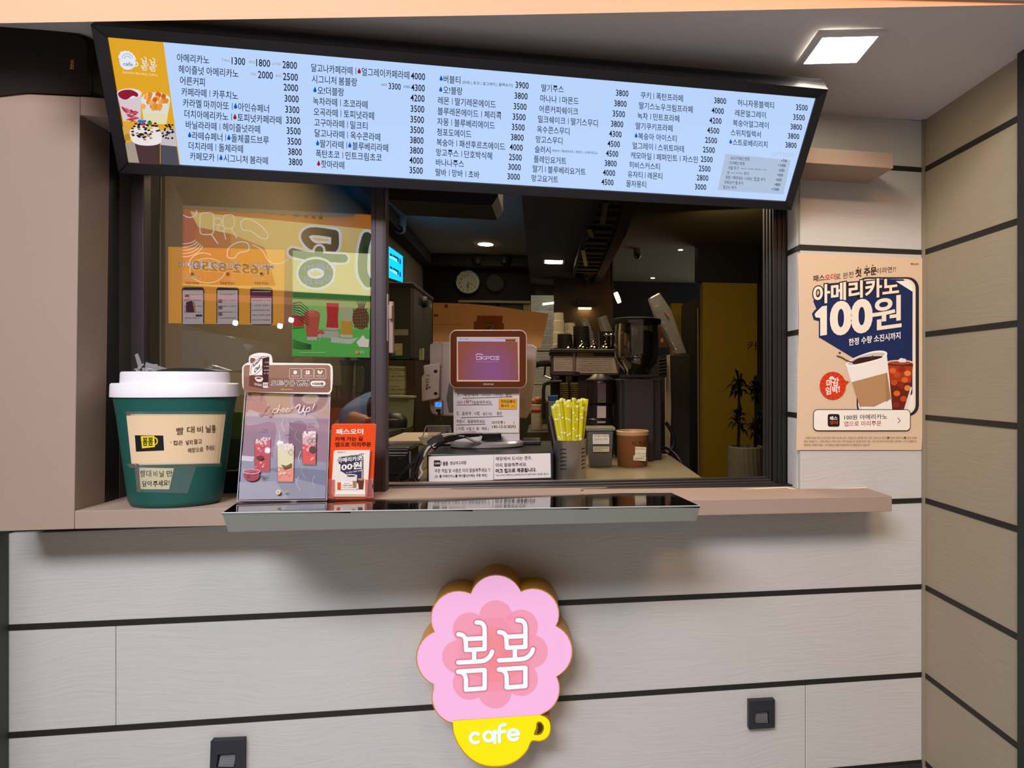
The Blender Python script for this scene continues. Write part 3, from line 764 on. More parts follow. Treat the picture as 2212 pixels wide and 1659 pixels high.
d = Pr(SY(YSP), (0, 0, 4.147)); d.rect('#2a1c08', 622, 525, 662, 630); d.rect('#d0a030', 655, 530, 659, 625); d.text('#d8a838', 'Kiror', (648, 616), (651, 535), 20, .03, upv=(-20, 0)); d.build('badge', parent=sp)
# ================================================================ recessed lamps of the soffit
a, b, c, e = [(1777, 78), (1897, 75), (1850, 132), (1736, 135)]
lp = empty('recessed_square_lamp', PZ(1815, 105, zr), 'square recessed white lamp in the grey soffit, right of the menu board', 'ceiling lamp')
zq = zr - .0005
q = [(p.x, p.y) for p in (PZ(*t, zq) for t in ((1777, 78), (1897, 75), (1850, 132), (1736, 135)))]
m = MB(); pts = [V((x, y, zq - .003)) for x, y in q]; m.hexa(pts, [p + V((0, 0, .01)) for p in pts], mat('#fff0d8', .5, emit=45, name='lamp_glow')); m.build('diffuser', parent=lp)
cxy = V((sum(x for x, y in q) / 4, sum(y for x, y in q) / 4, 0)); m = MB()
out_ = [V((cxy.x + (x - cxy.x) * 1.22, cxy.y + (y - cxy.y) * 1.22, zq - .0016)) for x, y in q]
for k in range(4):
    k2 = (k + 1) % 4; A_ = [out_[k], out_[k2], V((q[k2][0], q[k2][1], zq - .0035)), V((q[k][0], q[k][1], zq - .0035))]; m.hexa(A_, [p + V((0, 0, .008)) for p in A_])
m.build('trim_ring', SOF, lp)
# ================================================================ stainless tray on the ledge
STL = mat('#83867c', .35, metal=.35, bump=.04, bs=200, stretch=(1, 20, 20), name='brushed_steel'); STD = mat('#55504a', .07, metal=1, name='polished_steel')
YF = -.31
tf = [P(480, 1108, YF), P(1512, 1093, YF), P(1504, 1125, YF), P(493, 1149, YF)]
tb = [P(522, 1079, .03), P(1441, 1060, .03)]
tr = empty('serving_tray', (0, -.13, 1.22), 'long low stainless steel serving tray shelf jutting out under the open window', 'tray')
m = MB(); m.hexa([tf[0], tf[1], tb[1], tb[0]], [p - V((0, 0, .004)) for p in (tf[0], tf[1], tb[1], tb[0])], STD); m.build('tray_top', parent=tr)
m = MB(); m.hexa(tf, [p + V((0, .003, 0)) for p in tf], STL); m.build('front_lip', parent=tr)
for i, (a, b) in enumerate(((0, 3), (1, 2))):
    m = MB(); e = tb[i]; A_, B_ = tf[a] + V((0, .0035, -.0005)), tf[b] + V((0, .0035, 0)); m.hexa([A_, B_, e - V((0, 0, .012)), e], [p + V((.003 if i == 0 else -.003, 0, 0)) for p in (A_, B_, e - V((0, 0, .012)), e)], STL); m.build('side_lip', parent=tr)
m = MB(); m.tube([tf[0], tf[1]], .0014, 6, mat('#c8ccc8', .15, metal=1)); m.build('rim', parent=tr)
for x_ in (1257, 1424): m = MB(); m.ball(P(x_, 1060, .025), .0035, m=mat('#a0958a', .3, metal=1)); m.build('screw', parent=tr)


def trz(X, Y):
    """height of the tray top"""
    u = (Y - YF) / (.03 - YF); f = (X - tf[0].x) / (tf[1].x - tf[0].x); b = (X - tb[0].x) / (tb[1].x - tb[0].x)
    return (tf[0].z + (tf[1].z - tf[0].z) * f) * (1 - u) + (tb[0].z + (tb[1].z - tb[0].z) * b) * u


# ================================================================ cup-shaped bin
BYC = -.058; RB = .66
cb = P(381, 900, BYC); fw = (cb - CAM).dot(V((SA, CA, 0)))
k_ = fw / F * .985
zb = P(380, 1099, -.12).z - .001
Zp = lambda py: 1.5 + (822 - py) * k_
prof = [(78, 1097), (86, 1092), (91, 1080), (103, 980), (112, 900), (118.5, 858)]
pz = [zb, zb + .004, zb + .014, Zp(980), Zp(900), Zp(858)]
bin_ = empty('cup_shaped_bin', (cb.x, BYC, zb), 'tall green takeaway-cup-shaped bin with white lid on the left ledge', 'bin')
CB = V((cb.x, BYC, 0))
m = MB(); m.lathe([(r * k_, z) for (r, _), z in zip(prof, pz)], CB, 48, 1, RB, m=mat('#12524a', .42, bump=.05, bs=50, var=.06, name='green_plastic')); m.build('body', parent=bin_, smooth=40)
WPL = mat('#e6e0e2', .45, bump=.03, bs=80, name='white_plastic')
m = MB(); m.lathe([(122, Zp(858)), (124.5, Zp(855)), (123, Zp(830)), (121, Zp(828))], CB, 48, 1, RB); m2 = [(r * k_, z) for r, z in ((119, Zp(858)), (124.5, Zp(857)), (123.5, Zp(830)), (121, Zp(827.5)), (100, Zp(827)))]
m = MB(); m.lathe(m2, CB, 48, 1, RB, m=WPL); m.build('lid_rim', parent=bin_, smooth=40)
m = MB(); m.lathe([(r * k_, z) for r, z in ((106, Zp(829)), (105, Zp(806)), (103, Zp(803)), (95, Zp(803)), (94, Zp(810)))], CB, 48, 1, RB, m=WPL); m.build('lid', parent=bin_, smooth=40)
m = MB(); c = cb + V((.01, 0, 0)); c.z = Zp(806)
pts = [(x_ * k_, (max(0, 1 - ((x_ - 25) / 68) ** 2)) ** .5 * 11 * k_) for x_ in range(-42, 94, 8)]
for i in range(len(pts) - 1):
    a, b = pts[i], pts[i + 1]; m.hexa([c + V((a[0], -.03, .004)), c + V((b[0], -.03, .004)), c + V((b[0], -.03, b[1])), c + V((a[0], -.03, a[1]))], [c + V((a[0], .03, .004)), c + V((b[0], .03, .004)), c + V((b[0], .03, b[1])), c + V((a[0], .03, a[1]))])
m.build('swing_flap', mat('#141518', .4), bin_)


def SBIN(px, py, l=0):
    d = ray(px, py); z = 1.5 + (822 - py) * k_
    for _ in range(5):
        i = 0
        while i < len(pz) - 2 and z > pz[i + 1]: i += 1
        t = (z - pz[i]) / (pz[i + 1] - pz[i]); r = (prof[i][0] + (prof[i + 1][0] - prof[i][0]) * t) * k_ + l
        ox, oy = CAM.x - cb.x, (CAM.y - BYC) / RB; dx, dy = d.x, d.y / RB
        A = dx * dx + dy * dy; B = ox * dx + oy * dy; C = ox * ox + oy * oy - r * r
        D = B * B - A * C; s = (-B - math.sqrt(max(D, 0))) / A if D > 0 else -B / A
        z = CAM.z + d.z * s
    return CAM + d * s


d = Pr(SBIN, (220, 740, 3.456), .0012); d.st = .00012
d.grid('#e2c69e', [(182, 533), (925, 535), (880, 903), (222, 916)], 26, 8)
d.grid('#1c1a1c', [(246, 692), (458, 694), (465, 806), (255, 815)], 8, 3)
d.grid('#e4cc20', [(290, 698), (392, 696), (396, 780), (300, 790)], 6, 3)
d.stroke('#e4cc20', arc(392, 736, 22, -80, 90, 10, 26), 9)
for t, a, b in (('봄', (306, 770), (340, 769)), ('봄', (346, 769), (380, 768))): d.text('#1c1a1c', t, a, b, 62, .02)
HW = '#4a3c2c'
for t, a, b, h_, bo in (('빨', (556, 690), (610, 686), 54, .004), ('대', (636, 678), (690, 674), 50, .004), ('비', (712, 674), (752, 672), 48, .004), ('닐', (776, 672), (812, 670), 52, .004), ('통', (820, 674), (850, 672), 56, .004),
                        ('‘ 컵은', (512, 766), (604, 764), 34, .004), ('넣지', (626, 766), (676, 764), 38, .004), ('말고', (688, 758), (746, 754), 36, .004), ('매장으로', (642, 824), (756, 814), 36, .004), ('주세요 ’', (776, 808), (852, 800), 38, .004)):
    d.text(HW, t, a, b, h_, .008)
d.build('wrap_label', parent=bin_)
d = Pr(SBIN, (220, 740, 3.456), .0016); d.st = .0001
d.grid('#dccba6', [(275, 934), (538, 938), (502, 1096), (290, 1094)], 10, 4)
for t, a, b, h_ in (('빨', (288, 1004), (326, 1002), 50), ('대', (332, 1004), (368, 1003), 50), ('비', (386, 1004), (414, 1003), 46), ('닐', (430, 1004), (462, 1002), 46), ('만', (484, 1000), (526, 998), 44),
                    ('담', (304, 1076), (334, 1076), 44), ('아', (340, 1074), (374, 1072), 42), ('주세요!', (382, 1078), (504, 1066), 44)): d.text('#2a2018', t, a, b, h_, .008)
d.build('note_label', parent=bin_)
TAPE = glass_mat('clear_tape', .06, (.93, .96, .93), .15, .05)
m = Pr(SBIN, (220, 740, 3.456), .002); m.L = .002
m.grid(TAPE, [(180, 905), (895, 895), (890, 925), (215, 935)], 24, 1); m.grid(TAPE, [(245, 930), (705, 930), (640, 1125), (262, 1115)], 14, 4)
m.grid(TAPE, [(178, 515), (930, 512), (926, 540), (184, 545)], 24, 1); m.build('clear_tape', parent=bin_)
# crumpled clear wrapper stuck in the lid
m = MB(); rnd = random.Random(5); c0 = P(318, 803, BYC - .02)
for k in range(26):
    c = c0 + V((rnd.uniform(-.02, .022), rnd.uniform(-.012, .012), rnd.uniform(-.004, .014))); r = [V((rnd.uniform(-.012, .012), rnd.uniform(-.008, .008), rnd.uniform(-.006, .008))) for _ in range(3)]
    m.add([c + q for q in r], [(0, 1, 2)])
m.hexa([P(x, y, BYC - .02) for x, y in ((291, 766), (298, 763), (308, 790), (300, 800))], [P(x, y, BYC - .012) for x, y in ((291, 766), (298, 763), (308, 790), (300, 800))])
m.hexa([P(x, y, BYC - .02) for x, y in ((315, 782), (362, 796), (360, 803), (312, 800))], [P(x, y, BYC - .01) for x, y in ((315, 782), (362, 796), (360, 803), (312, 800))])
m.build('crumpled_wrapper', glass_mat('crinkled_film', .3, (.75, .72, .68), .08, .22), label='crumpled clear plastic wrapper poking out of the white bin lid', cat='wrapper')
# ================================================================ acrylic poster holder with oat-milk topper
HY0, HY1 = -.075, -.045
hq = [(534, 846), (712, 852), (703, 1077), (516, 1079)]
SH = S3(P(516, 1079, HY0), P(703, 1077, HY0), P(620, 848, HY1)); n_ = SH.n
hb = (P(516, 1079, HY0) + P(703, 1077, HY0)) / 2; hb.z = trz(hb.x, hb.y) + .001
hold = empty('poster_stand', hb, 'clear acrylic stand with a pink fruit-drinks poster, right of the green bin', 'poster stand')
m = MB(); m.surf(hq, SH, .0008, mat('#d2a6a8', .35, coat=.3)); m.build('poster_sheet', parent=hold)
m = MB(); a = [SH(x, y, .002) for x, y in ((531, 845), (714, 851), (706, 1078.5), (513, 1080.5))]; m.hexa(a, [p - n_ * .0015 for p in a], glass_mat('acrylic_sheet', .07, (.97, .97, .98), .02)); m.build('acrylic_front', parent=hold)
m = MB(); m.tube([SH(531, 845, .002), SH(513, 1082, .002), SH(706, 1080, .002), SH(714, 851, .002)], .0012, 6, mat('#c9c2d0', .15)); m.build('acrylic_edge', parent=hold)
m = MB(); q = [V((SH(x, 1081, .002).x, yy, trz(SH(x, 1081).x, yy) + .0008)) for x, yy in ((514, HY0), (705, HY0), (705, .02), (514, .02))]
m.hexa(q, [p + V((0, 0, .002)) for p in q], mat('#d8d4dc', .1, trans=.8)); m.build('acrylic_foot', parent=hold)
d = Pr(SH, (510, 750, 4.739)); d.L = .0002
d.poly('#cf9f96', [(112, 480), (958, 490), (950, 700), (700, 640), (105, 760)]); d.poly('#c7a7b6', [(105, 760), (700, 640), (950, 700), (930, 1180), (540, 1140), (60, 1110)])
d.poly('#dcc6d0', cat_([(130, 640), (300, 690), (640, 680), (800, 720), (840, 830), (600, 760), (500, 1130), (380, 1120), (400, 780), (110, 800)], 4, True)); d.poly('#a98a9c', [(545, 770), (720, 790), (735, 1130), (530, 1120)])
d.poly('#c6c6d6', [(60, 1110), (540, 1140), (930, 1180), (915, 1550), (30, 1560)]); d.poly('#a8aac0', [(290, 1240), (640, 1235), (920, 1260), (915, 1420), (560, 1330)]); d.poly('#dcdae6', [(35, 1380), (400, 1370), (540, 1550), (30, 1558)])
d.poly('#e0d6e2', [(60, 1110), (190, 1120), (170, 1170), (55, 1160)])
rnd = random.Random(9)
for k in range(14): x_ = 420 + rnd.random() * 440; y_ = 520 + rnd.random() * 900; d.stroke('#e6d4dc', cat_([(x_, y_), (x_ + rnd.uniform(-30, 30), y_ + 60), (x_ + rnd.uniform(-40, 60), y_ + 130)], 4), rnd.uniform(2, 7))
def dg_(x0, x1, y0, y1, c1, c2, split, tag_=None):
    d.poly(c1, [(x0, y0), (x1, y0 + 6), (x1 - 8, y1), (x0 + 6, y1 - 4)]); d.poly(c2, [(x0 + 3, split), (x1 - 4, split + 5), (x1 - 8, y1), (x0 + 6, y1 - 4)])
    for k in range(16): xx = x0 + 8 + rnd.random() * (x1 - x0 - 34); yy = y0 - 18 + rnd.random() * 60; d.poly('#e9d3d3', [(xx, yy), (xx + 22, yy - 8), (xx + 26, yy + 16), (xx + 6, yy + 20)])
    for k in range(14): xx = x0 + 12 + rnd.random() * (x1 - x0 - 40); yy = split + rnd.random() * (y1 - split - 40); d.poly(rnd.choice([c1, '#e89a98', c2]), ell(xx, yy, 14, 12, 7))
    d.stroke('#8a6a72', [(x0, y0 - 10), (x0 + 6, y1)], 3); d.stroke('#8a6a72', [(x1, y0 - 6), (x1 - 8, y1)], 3); d.stroke('#a88890', [(x0 + 6, y1), (x1 - 8, y1 + 4)], 5)
dg_(188, 356, 940, 1270, '#dc7078', '#cf5f66', 1010); dg_(425, 600, 1000, 1375, '#d8cfae', '#df8f7e', 1230); dg_(682, 828, 880, 1195, '#cfa8a8', '#d85a5a', 990)
d.poly('#7a5c3c', [(470, 1200), (520, 1215), (580, 1185), (575, 1225), (500, 1250)]); d.poly('#5a4440', ell(790, 1050, 34, 38)); d.poly('#6a3a40', ell(255, 1130, 38, 22))
for q in ([(735, 958), (768, 930), (790, 955), (760, 985)], [(786, 938), (826, 934), (822, 972), (786, 974)], [(542, 1078), (572, 1046), (600, 1070), (570, 1108)]): d.stroke('#4a3038', q, 4, True)
d.poly('#9c4a54', ell(170, 1310, 82, 62)); d.poly('#b0606a', ell(170, 1275, 84, 26)); 
for k in range(14): d.poly(rnd.choice(['#8a3a44', '#b86a70', '#a04c58']), ell(110 + rnd.random() * 120, 1275 + rnd.random() * 50, 18, 12, 7))
d.stroke('#e8d8e0', ell(170, 1272, 86, 24), 4, True)
for k in range(5): d.stroke('#4c5c50', [(270, 1320), (300 + k * 12, 1375 - k * 14)], 3)
for cx in (290, 525, 770): d.stroke('#c08088', ell(cx, 832 if cx == 290 else 888 if cx == 525 else 770, 28, 6), 3, True)
for cx, cy in ((270, 850), (525, 915), (770, 795)): d.fake('#b88a94', cx - 32, cy, cx + 34, 10)
def script(pts, c, w_): d.stroke(c, cat_(pts, 5), w_)
for c, off, w_ in (('#e9d6da', 2, 8), ('#a83848', 0, 5)):
    script([(330, 600), (300, 640), (268, 690), (245, 695), (300, 680), (350, 700)], c, w_); script([(318, 612), (342, 600)], c, w_); script([(345, 640), (345, 670), (375, 665), (385, 635), (370, 690), (345, 712)], c, w_)
W3 = '#f2dcdc'
script([(430, 630), (400, 640), (388, 668), (420, 672)], W3, 5); script([(460, 590), (428, 672), (450, 640), (466, 645), (462, 668)], W3, 5)
for x_ in (480, 520): script([(x_, 655), (x_ + 28, 640), (x_ + 20, 625), (x_, 645), (x_ + 8, 668), (x_ + 34, 658)], W3, 5)
script([(560, 660), (570, 630), (595, 625)], W3, 5)
script([(620, 620), (650, 592), (668, 600), (650, 660), (680, 668), (710, 600), (700, 655), (712, 665)], W3, 10); script([(735, 625), (712, 690)], W3, 8); script([(730, 632), (762, 618), (765, 650), (732, 662)], W3, 7); script([(818, 580), (795, 630)], W3, 8); d.poly(W3, ell(788, 645, 5))
d.poly('#e8dcb0', ell(445, 1482, 24)); d.poly('#d0a060', ell(445, 1482, 14)); d.fake('#b8bc9c', 478, 1470, 540, 22)
d.build('poster_print', parent=hold)
# topper board
ty = HY1 - .012
SG = SY(ty)
tp = cat_([(531, 843), (524, 836), (523, 800), (525, 790), (535, 783), (537.5, 783), (538.5, 770), (548, 764.5), (560, 762), (575, 763), (586, 768), (588.5, 783)], 3) + cat_([(590, 783.5), (700, 785), (714, 788), (718.5, 798), (717.5, 838), (712, 850), (700, 851.5), (545, 847.5)], 3)
m = MB(); m.px(tp, ty, .003, mat('#ece2d8', .5)); m.build('topper_board', parent=hold)
d = Pr(SG, (510, 750, 4.739)); d.L = .0003
d.poly('#96705c', rr(76, 182, 966, 462, 34)); d.poly('#8a6250', [(76, 300), (966, 330), (966, 430), (940, 462), (110, 448), (80, 430)])
d.poly('#6c3a30', [(146, 88), (272, 112), (272, 425), (131, 396)]); d.poly('#3f201c', [(272, 112), (340, 96), (330, 378), (272, 425)]); d.poly('#e8dcd0', [(150, 92), (340, 92), (320, 80), (240, 100)])
d.poly('#efe4da', [(148, 90), (268, 113), (268, 285), (136, 290)]); d.poly('#8a5444', cat_([(150, 110), (200, 120), (180, 150), (150, 165)], 3, True))
d.stroke('#4a2a24', cat_([(150, 275), (165, 180), (220, 125), (268, 115), (270, 190), (235, 250), (180, 285)], 5, True), 5)
for t, a, b in (('Amazing', (170, 222), (262, 134)), ('Oat', (186, 268), (246, 206))): d.text('#1c1412', t, a, b, 42, .03, sh=.0)
d.poly('#e8dcd0', cat_([(192, 310), (232, 302), (274, 315), (262, 350), (215, 350)], 4, True)); d.poly('#6c3a30', ell(232, 318, 30, 9)); d.poly('#e8dcd0', rr(275, 362, 328, 415, 3)); d.fake('#3f201c', 282, 375, 322, 26)
d.fake('#d8c0b0', 286, 150, 332, 12); d.fake('#d8c0b0', 286, 190, 332, 12); d.fake('#d8c0b0', 286, 230, 330, 12); d.fake('#d8c0b0', 286, 262, 330, 12)
d.text('#e8d8c8', '귀리음료', (184, 388), (264, 402), 24, .02)
d.text('#3a1c16', '오트우유', (360, 396), (602, 396), 54, .02, out='#f6e8da', ow=.05); d.text('#3a1c16', '변경', (628, 396), (744, 396), 56, .02, out='#f6e8da', ow=.05)
d.poly('#f4e8dc', rr(762, 345, 916, 400, 27)); d.text('#3a1c16', '+500원', (778, 388), (892, 390), 30, .04)
for i, x_ in enumerate((546, 674, 802)):
    d.stroke('#f0e0d4', rr(x_, 219, x_ + 118, 324, 14), 3.5, True)
    if i == 0: d.poly('#f0e0d4', ell(x_ + 60, 258, 20))
    if i == 1: d.rect('#f0e0d4', x_ + 40, 240, x_ + 80, 278); d.rect('#8a6250', x_ + 50, 250, x_ + 60, 262)
    if i == 2:
        d.poly('#f0e0d4', cat_([(x_ + 58, 278), (x_ + 34, 260), (x_ + 36, 236), (x_ + 56, 250)], 4, True)); d.poly('#f0e0d4', cat_([(x_ + 62, 278), (x_ + 64, 250), (x_ + 82, 236), (x_ + 80, 262)], 4, True))
    d.fake('#f0e0d4', x_ + 20, 290, x_ + 100, 8, i); d.fake('#e0cabc', x_ + 28, 304, x_ + 92, 6, i + 5)
d.text('#e8c860', 'cafe bombom', (458, 438), (582, 440), 16, .01); d.fake('#e0cabc', 790, 408, 892, 7)
d.build('topper_print', parent=hold)
# ================================================================ orange leaflet holder
LY = -.07
lb = P(757, 1076, LY); lb.z = trz(lb.x, LY) + .001
lf = empty('leaflet_holder', lb, 'small orange leaflet holder on the tray beside the pink poster stand', 'leaflet holder')
m = MB(); m.px(rr(0, 0, 1, 1, .01) and [(722, 915.5), (810, 915.5), (813, 918), (805, 1068), (706, 1068), (717, 918)], LY + .012, .003, mat('#ea4a10', .35)); m.build('back_plate', parent=lf, bevel=.0006)
OG = glass_mat('orange_acrylic', .06, (.95, .35, .14), .05, .12)
for q in ([(705, 1036), (722, 1036), (722, 1077), (703, 1077)], [(789, 1036), (804, 1037), (804, 1076), (789, 1076)]):
    m = MB(); m.px(q, LY, .012, OG); m.build('side_pocket', parent=lf)
m = MB(); m.px([(716, 1067), (793, 1067), (793, 1073), (716, 1073)], LY, .003, mat('#d8c4b4', .3)); m.px([(703, 1073), (804, 1073), (804, 1077.5), (703, 1078)], LY + .002, .03, mat('#d8481c', .3)); m.build('bottom_lip', parent=lf)
d = Pr(SY(LY + .012), (510, 750, 4.739)); d.L = .0004
d.text('#f8e6d8', '패스오더', (1025, 892), (1300, 890), 54, .03); d.text('#5a1408', '카페 가는 길', (1016, 962), (1294, 958), 42, .03); d.text('#5a1408', '앱으로 미리주문', (1014, 1020), (1380, 1018), 46, .03); d.build('holder_lettering', parent=lf)
m = MB(); m.px(rr(1, 1, 2, 2, .1) and [(724, 973), (799, 973), (793.5, 1067), (715, 1067), (721, 975)], LY + .003, .008, mat('#f0e4d8', .5))
st = m.build('leaflet_stack', label='stack of cream coffee-offer leaflets standing in the orange holder', cat='leaflets')


def offer(d, f, dark='#1d2c58', cream='#eee0cc'):
    """the one-hundred-won coffee offer artwork; f maps poster-crop coordinates"""
    T = lambda L: [f(*p) for p in L]
    d.poly('#2c2a34', T(rr(520, 272, 985, 1310, 80))); d.poly(cream, T(rr(531, 285, 960, 1296, 70))); d.poly(dark, T([(740, 285), (870, 288), (938, 380), (936, 1140), (900, 1200), (560, 915), (240, 722), (240, 560), (195, 450), (300, 320)]))
    d.poly('#f2ebe0', T([(535, 1100), (700, 1180), (940, 1150), (942, 1240), (900, 1290), (600, 1290), (540, 1200)])); d.poly('#f6efe4', T([(812, 302), (900, 298), (935, 330), (937, 380)]))


SP = SY(LY + .003); d = Pr(SP, (510, 750, 4.739)); d.L = .0003
f = lambda x, y: (1040 + (x - 190) * .33, 1080 + (y - 190) * .335)
offer(d, f, '#3c3654')
d.text('#3c3654', '패스오더로 첫 주문이라면', (1048, 1138), (1246, 1112), 16, .0); d.text('#3c3654', '누구나', (1254, 1110), (1308, 1102), 20, .02)
d.text('#f4ece0', '아메리카노', (1040, 1184), (1284, 1158), 46, .03, out='#3c3654', ow=.06); d.poly('#f4ece0', [(1040, 1216), (1056, 1198), (1068, 1196), (1068, 1266), (1054, 1268), (1054, 1222)]); d.text('#f4ece0', '00원', (1080, 1264), (1284, 1240), 70, .03, out='#3c3654', ow=.05)
d.text('#f4ece0', '딱, 한정 수량만 진행!', (1126, 1296), (1284, 1270), 17, .01)
d.poly('#e9e2dc', T_ := [(1118, 1310), (1238, 1308), (1232, 1460), (1140, 1455)]); d.poly('#a8835c', [(1190, 1370), (1236, 1368), (1230, 1440), (1195, 1442)]); d.poly('#f4f0ec', ell(1178, 1316, 62, 16)); d.poly('#3a2a28', ell(1178, 1318, 46, 9))
d.poly('#6a3420', [(1244, 1350), (1310, 1352), (1298, 1455), (1256, 1452)]); d.poly('#b8886a', ell(1278, 1352, 34, 12))
d.poly('#f6ece2', [(1036, 1384), (1194, 1378), (1192, 1448), (1036, 1460)]); d.poly('#e2562a', [(1036, 1384), (1074, 1382), (1074, 1458), (1036, 1460)]); d.fake('#8a3a20', 1100, 1392, 1160, 9); d.text('#5a1c10', '소득NO.100원', (1092, 1424), (1184, 1422), 15, .03); d.fake('#8a3a20', 1088, 1432, 1186, 9)
d.fake('#6a5a50', 1034, 1070, 1130, 9)
d.build('leaflet_print', parent=st)
# ================================================================ wall poster right of the window
YQ = -.004
SQ = SY(YQ)
m = MB(); e = []
L_ = cat_([(1723.7, 546.6), (1725, 640), (1726, 700), (1723, 800), (1722, 890), (1720, 972)], 3); R_ = cat_([(1990.8, 972), (1994, 890), (1992.5, 800), (1995, 760), (1998, 700), (1994, 640), (1994.5, 558)], 3)
m.px(L_ + R_, YQ, .0012, mat('#dcc0a0', .6, name='poster_paper'))
wp = m.build('coffee_poster', label='tall cream coffee-offer poster taped to the boards right of the window', cat='poster')
d = Pr(SQ, (1700, 520, 3.456)); d.L = .0003
offer(d, lambda x, y: (x, y))
d.text('#3a2a26', '패스', (196, 306), (280, 298), 46, .02); d.text('#c8401c', '오더', (283, 298), (360, 288), 44, .02); d.text('#3a2a26', '로 완전', (362, 292), (496, 272), 44, 0)
d.text('#3a2a26', '첫 주문', (512, 272), (668, 252), 58, .03); d.text('#3a2a26', '이라면?!', (670, 248), (812, 232), 44, 0)
for x_, y_ in ((532, 200), (594, 191), (641, 184)): d.poly('#3a2a26', ell(x_, y_, 5, n=8))
CR = '#f3e6d2'
d.text(CR, '아메리카노', (200, 472), (832, 402), 134, .03, out='#33221e', ow=.055)
d.poly('#1d2c58', [(186, 545), (205, 520), (262, 474), (306, 470), (306, 712), (238, 726), (238, 600), (200, 590)]); d.poly(CR, [(206, 550), (216, 534), (262, 490), (298, 484), (298, 702), (248, 710), (248, 576), (214, 572)]); d.text(CR, '00', (334, 698), (626, 670), 228, .045, out='#1d2c58', ow=.03, sq=1); d.text(CR, '원', (642, 668), (850, 640), 232, .02)
d.text('#f6efe4', '한정 수량 소진시까지', (462, 784), (846, 732), 52, .02)
d.text('#8a2a14', '패스오더', (925, 180), (982, 182), 15, .02)
# cup and glass of the artwork
d.poly('#6a2418', [(745, 905), (942, 920), (918, 1090), (885, 1262), (778, 1264)]); d.poly('#a83a1c', [(750, 930), (940, 940), (925, 1060), (765, 1050)])
for k, (x_, y_) in enumerate(((790, 970), (820, 1000), (860, 960), (900, 990), (880, 1040), (800, 1060), (850, 1080), (900, 1100), (820, 1140), (870, 1180), (815, 1225))): d.poly(['#d8682c', '#c24a24', '#8c2c1c', '#e0883a'][k % 4], ell(x_, y_, 26, 22, 8))
d.poly('#e8cfc0', ell(842, 906, 98, 16)); d.poly('#a8442c', ell(842, 910, 86, 11)); d.poly('#ece4da', [(825, 895), (850, 875), (890, 884), (886, 908), (840, 908)]); d.poly('#eadfd2', [(925, 1090), (934, 1095), (892, 1262), (872, 1262)])
d.poly('#efe9e2', [(438, 920), (744, 842), (768, 1060), (786, 1264), (560, 1264), (480, 1060)]); d.poly('#b58c62', [(482, 1056), (748, 985), (776, 1180), (650, 1240), (545, 1238)]); d.poly('#a57c54', [(735, 990), (748, 985), (776, 1180), (740, 1205)])
q = [(438 + 0, 925), (500, 875), (620, 830), (700, 820), (744, 832), (742, 860), (690, 890), (560, 930), (470, 940)]; d.poly('#f6f1ea', cat_(q, 4, True)); d.poly('#c9c2bc', cat_([(455, 915), (520, 872), (640, 838), (730, 840), (690, 875), (560, 915), (480, 928)], 4, True)); d.poly('#3a1e18', cat_([(490, 905), (540, 875), (650, 862), (716, 866), (660, 888), (560, 912), (500, 922)], 4, True))
d.stroke('#4a2a1c', cat_([(374, 860), (410, 872), (440, 890), (480, 905), (530, 900)], 4), 8); d.poly('#4a2a1c', ell(394, 836, 9, 6)); d.poly('#4a2a1c', [(618, 884), (640, 852), (648, 880)])
d.poly('#d8401c', ell(342, 1082, 98, 104, 40)); d.poly('#d8401c', [(425, 1040), (466, 1052), (432, 1082)]); d.poly('#f6ece0', arc(334, 1032, 20, 180, 360, 10)); 
for k in range(16): a_ = k * 22.5; d.poly('#c83414', [(342 + 60 * math.cos(math.radians(a_)), 1082 + 64 * math.sin(math.radians(a_))), (342 + 94 * math.cos(math.radians(a_ + 4)), 1082 + 100 * math.sin(math.radians(a_ + 4))), (342 + 94 * math.cos(math.radians(a_ - 4)), 1082 + 100 * math.sin(math.radians(a_ - 4)))])
d.text('#f6ece0', '마감', (296, 1094), (386, 1078), 56, .03); d.text('#f6ece0', '임박!', (290, 1152), (392, 1132), 56, .03)
d.poly('#2a2622', rr(196, 1259, 923, 1421, 32)); d.poly('#f4ebdf', rr(201, 1264, 918, 1415, 28)); d.poly('#241e20', rr(304, 1294, 393, 1389, 16))
d.text('#f4ebdf', '패스', (320, 1340), (376, 1338), 28, .03); d.text('#e0481c', '오더', (320, 1372), (378, 1370), 26, .02)
d.text('#2a2422', '100원 아메리카노', (428, 1338), (748, 1332), 38, .01); d.text('#b04a28', '앱으로 미리주문', (426, 1386), (704, 1382), 38, .01); d.stroke('#2a2422', [(830, 1324), (846, 1343), (830, 1360)], 5)
for i, (t, x1_) in enumerate((('- 이벤트 대상은 패스오더에 주문 이력이 한 번도 없는 사람입니다. (휴대폰 번호 기준) - 패스오더 앱 내 [♥100원 아메리카노♥] 주문 시에만', 970), ('참여 가능합니다. - 이벤트 메뉴는 1인당 1잔만 구매 가능합니다. (휴대폰 번호 기준) - 패스오더 앱 내 카카오페이, 삼성페이, 카드로 결제한 후', 968), ('매장에서 수령해 주세요. - 본 이벤트는 매장 사정에 따라 조기종료 될 수 있습니다.', 622))):
    d.text('#5a4a3e', t, (130 - i * 2, 1480 + i * 26), (x1_, 1480 + i * 26), 17, .0)
d.build('poster_print', parent=wp)
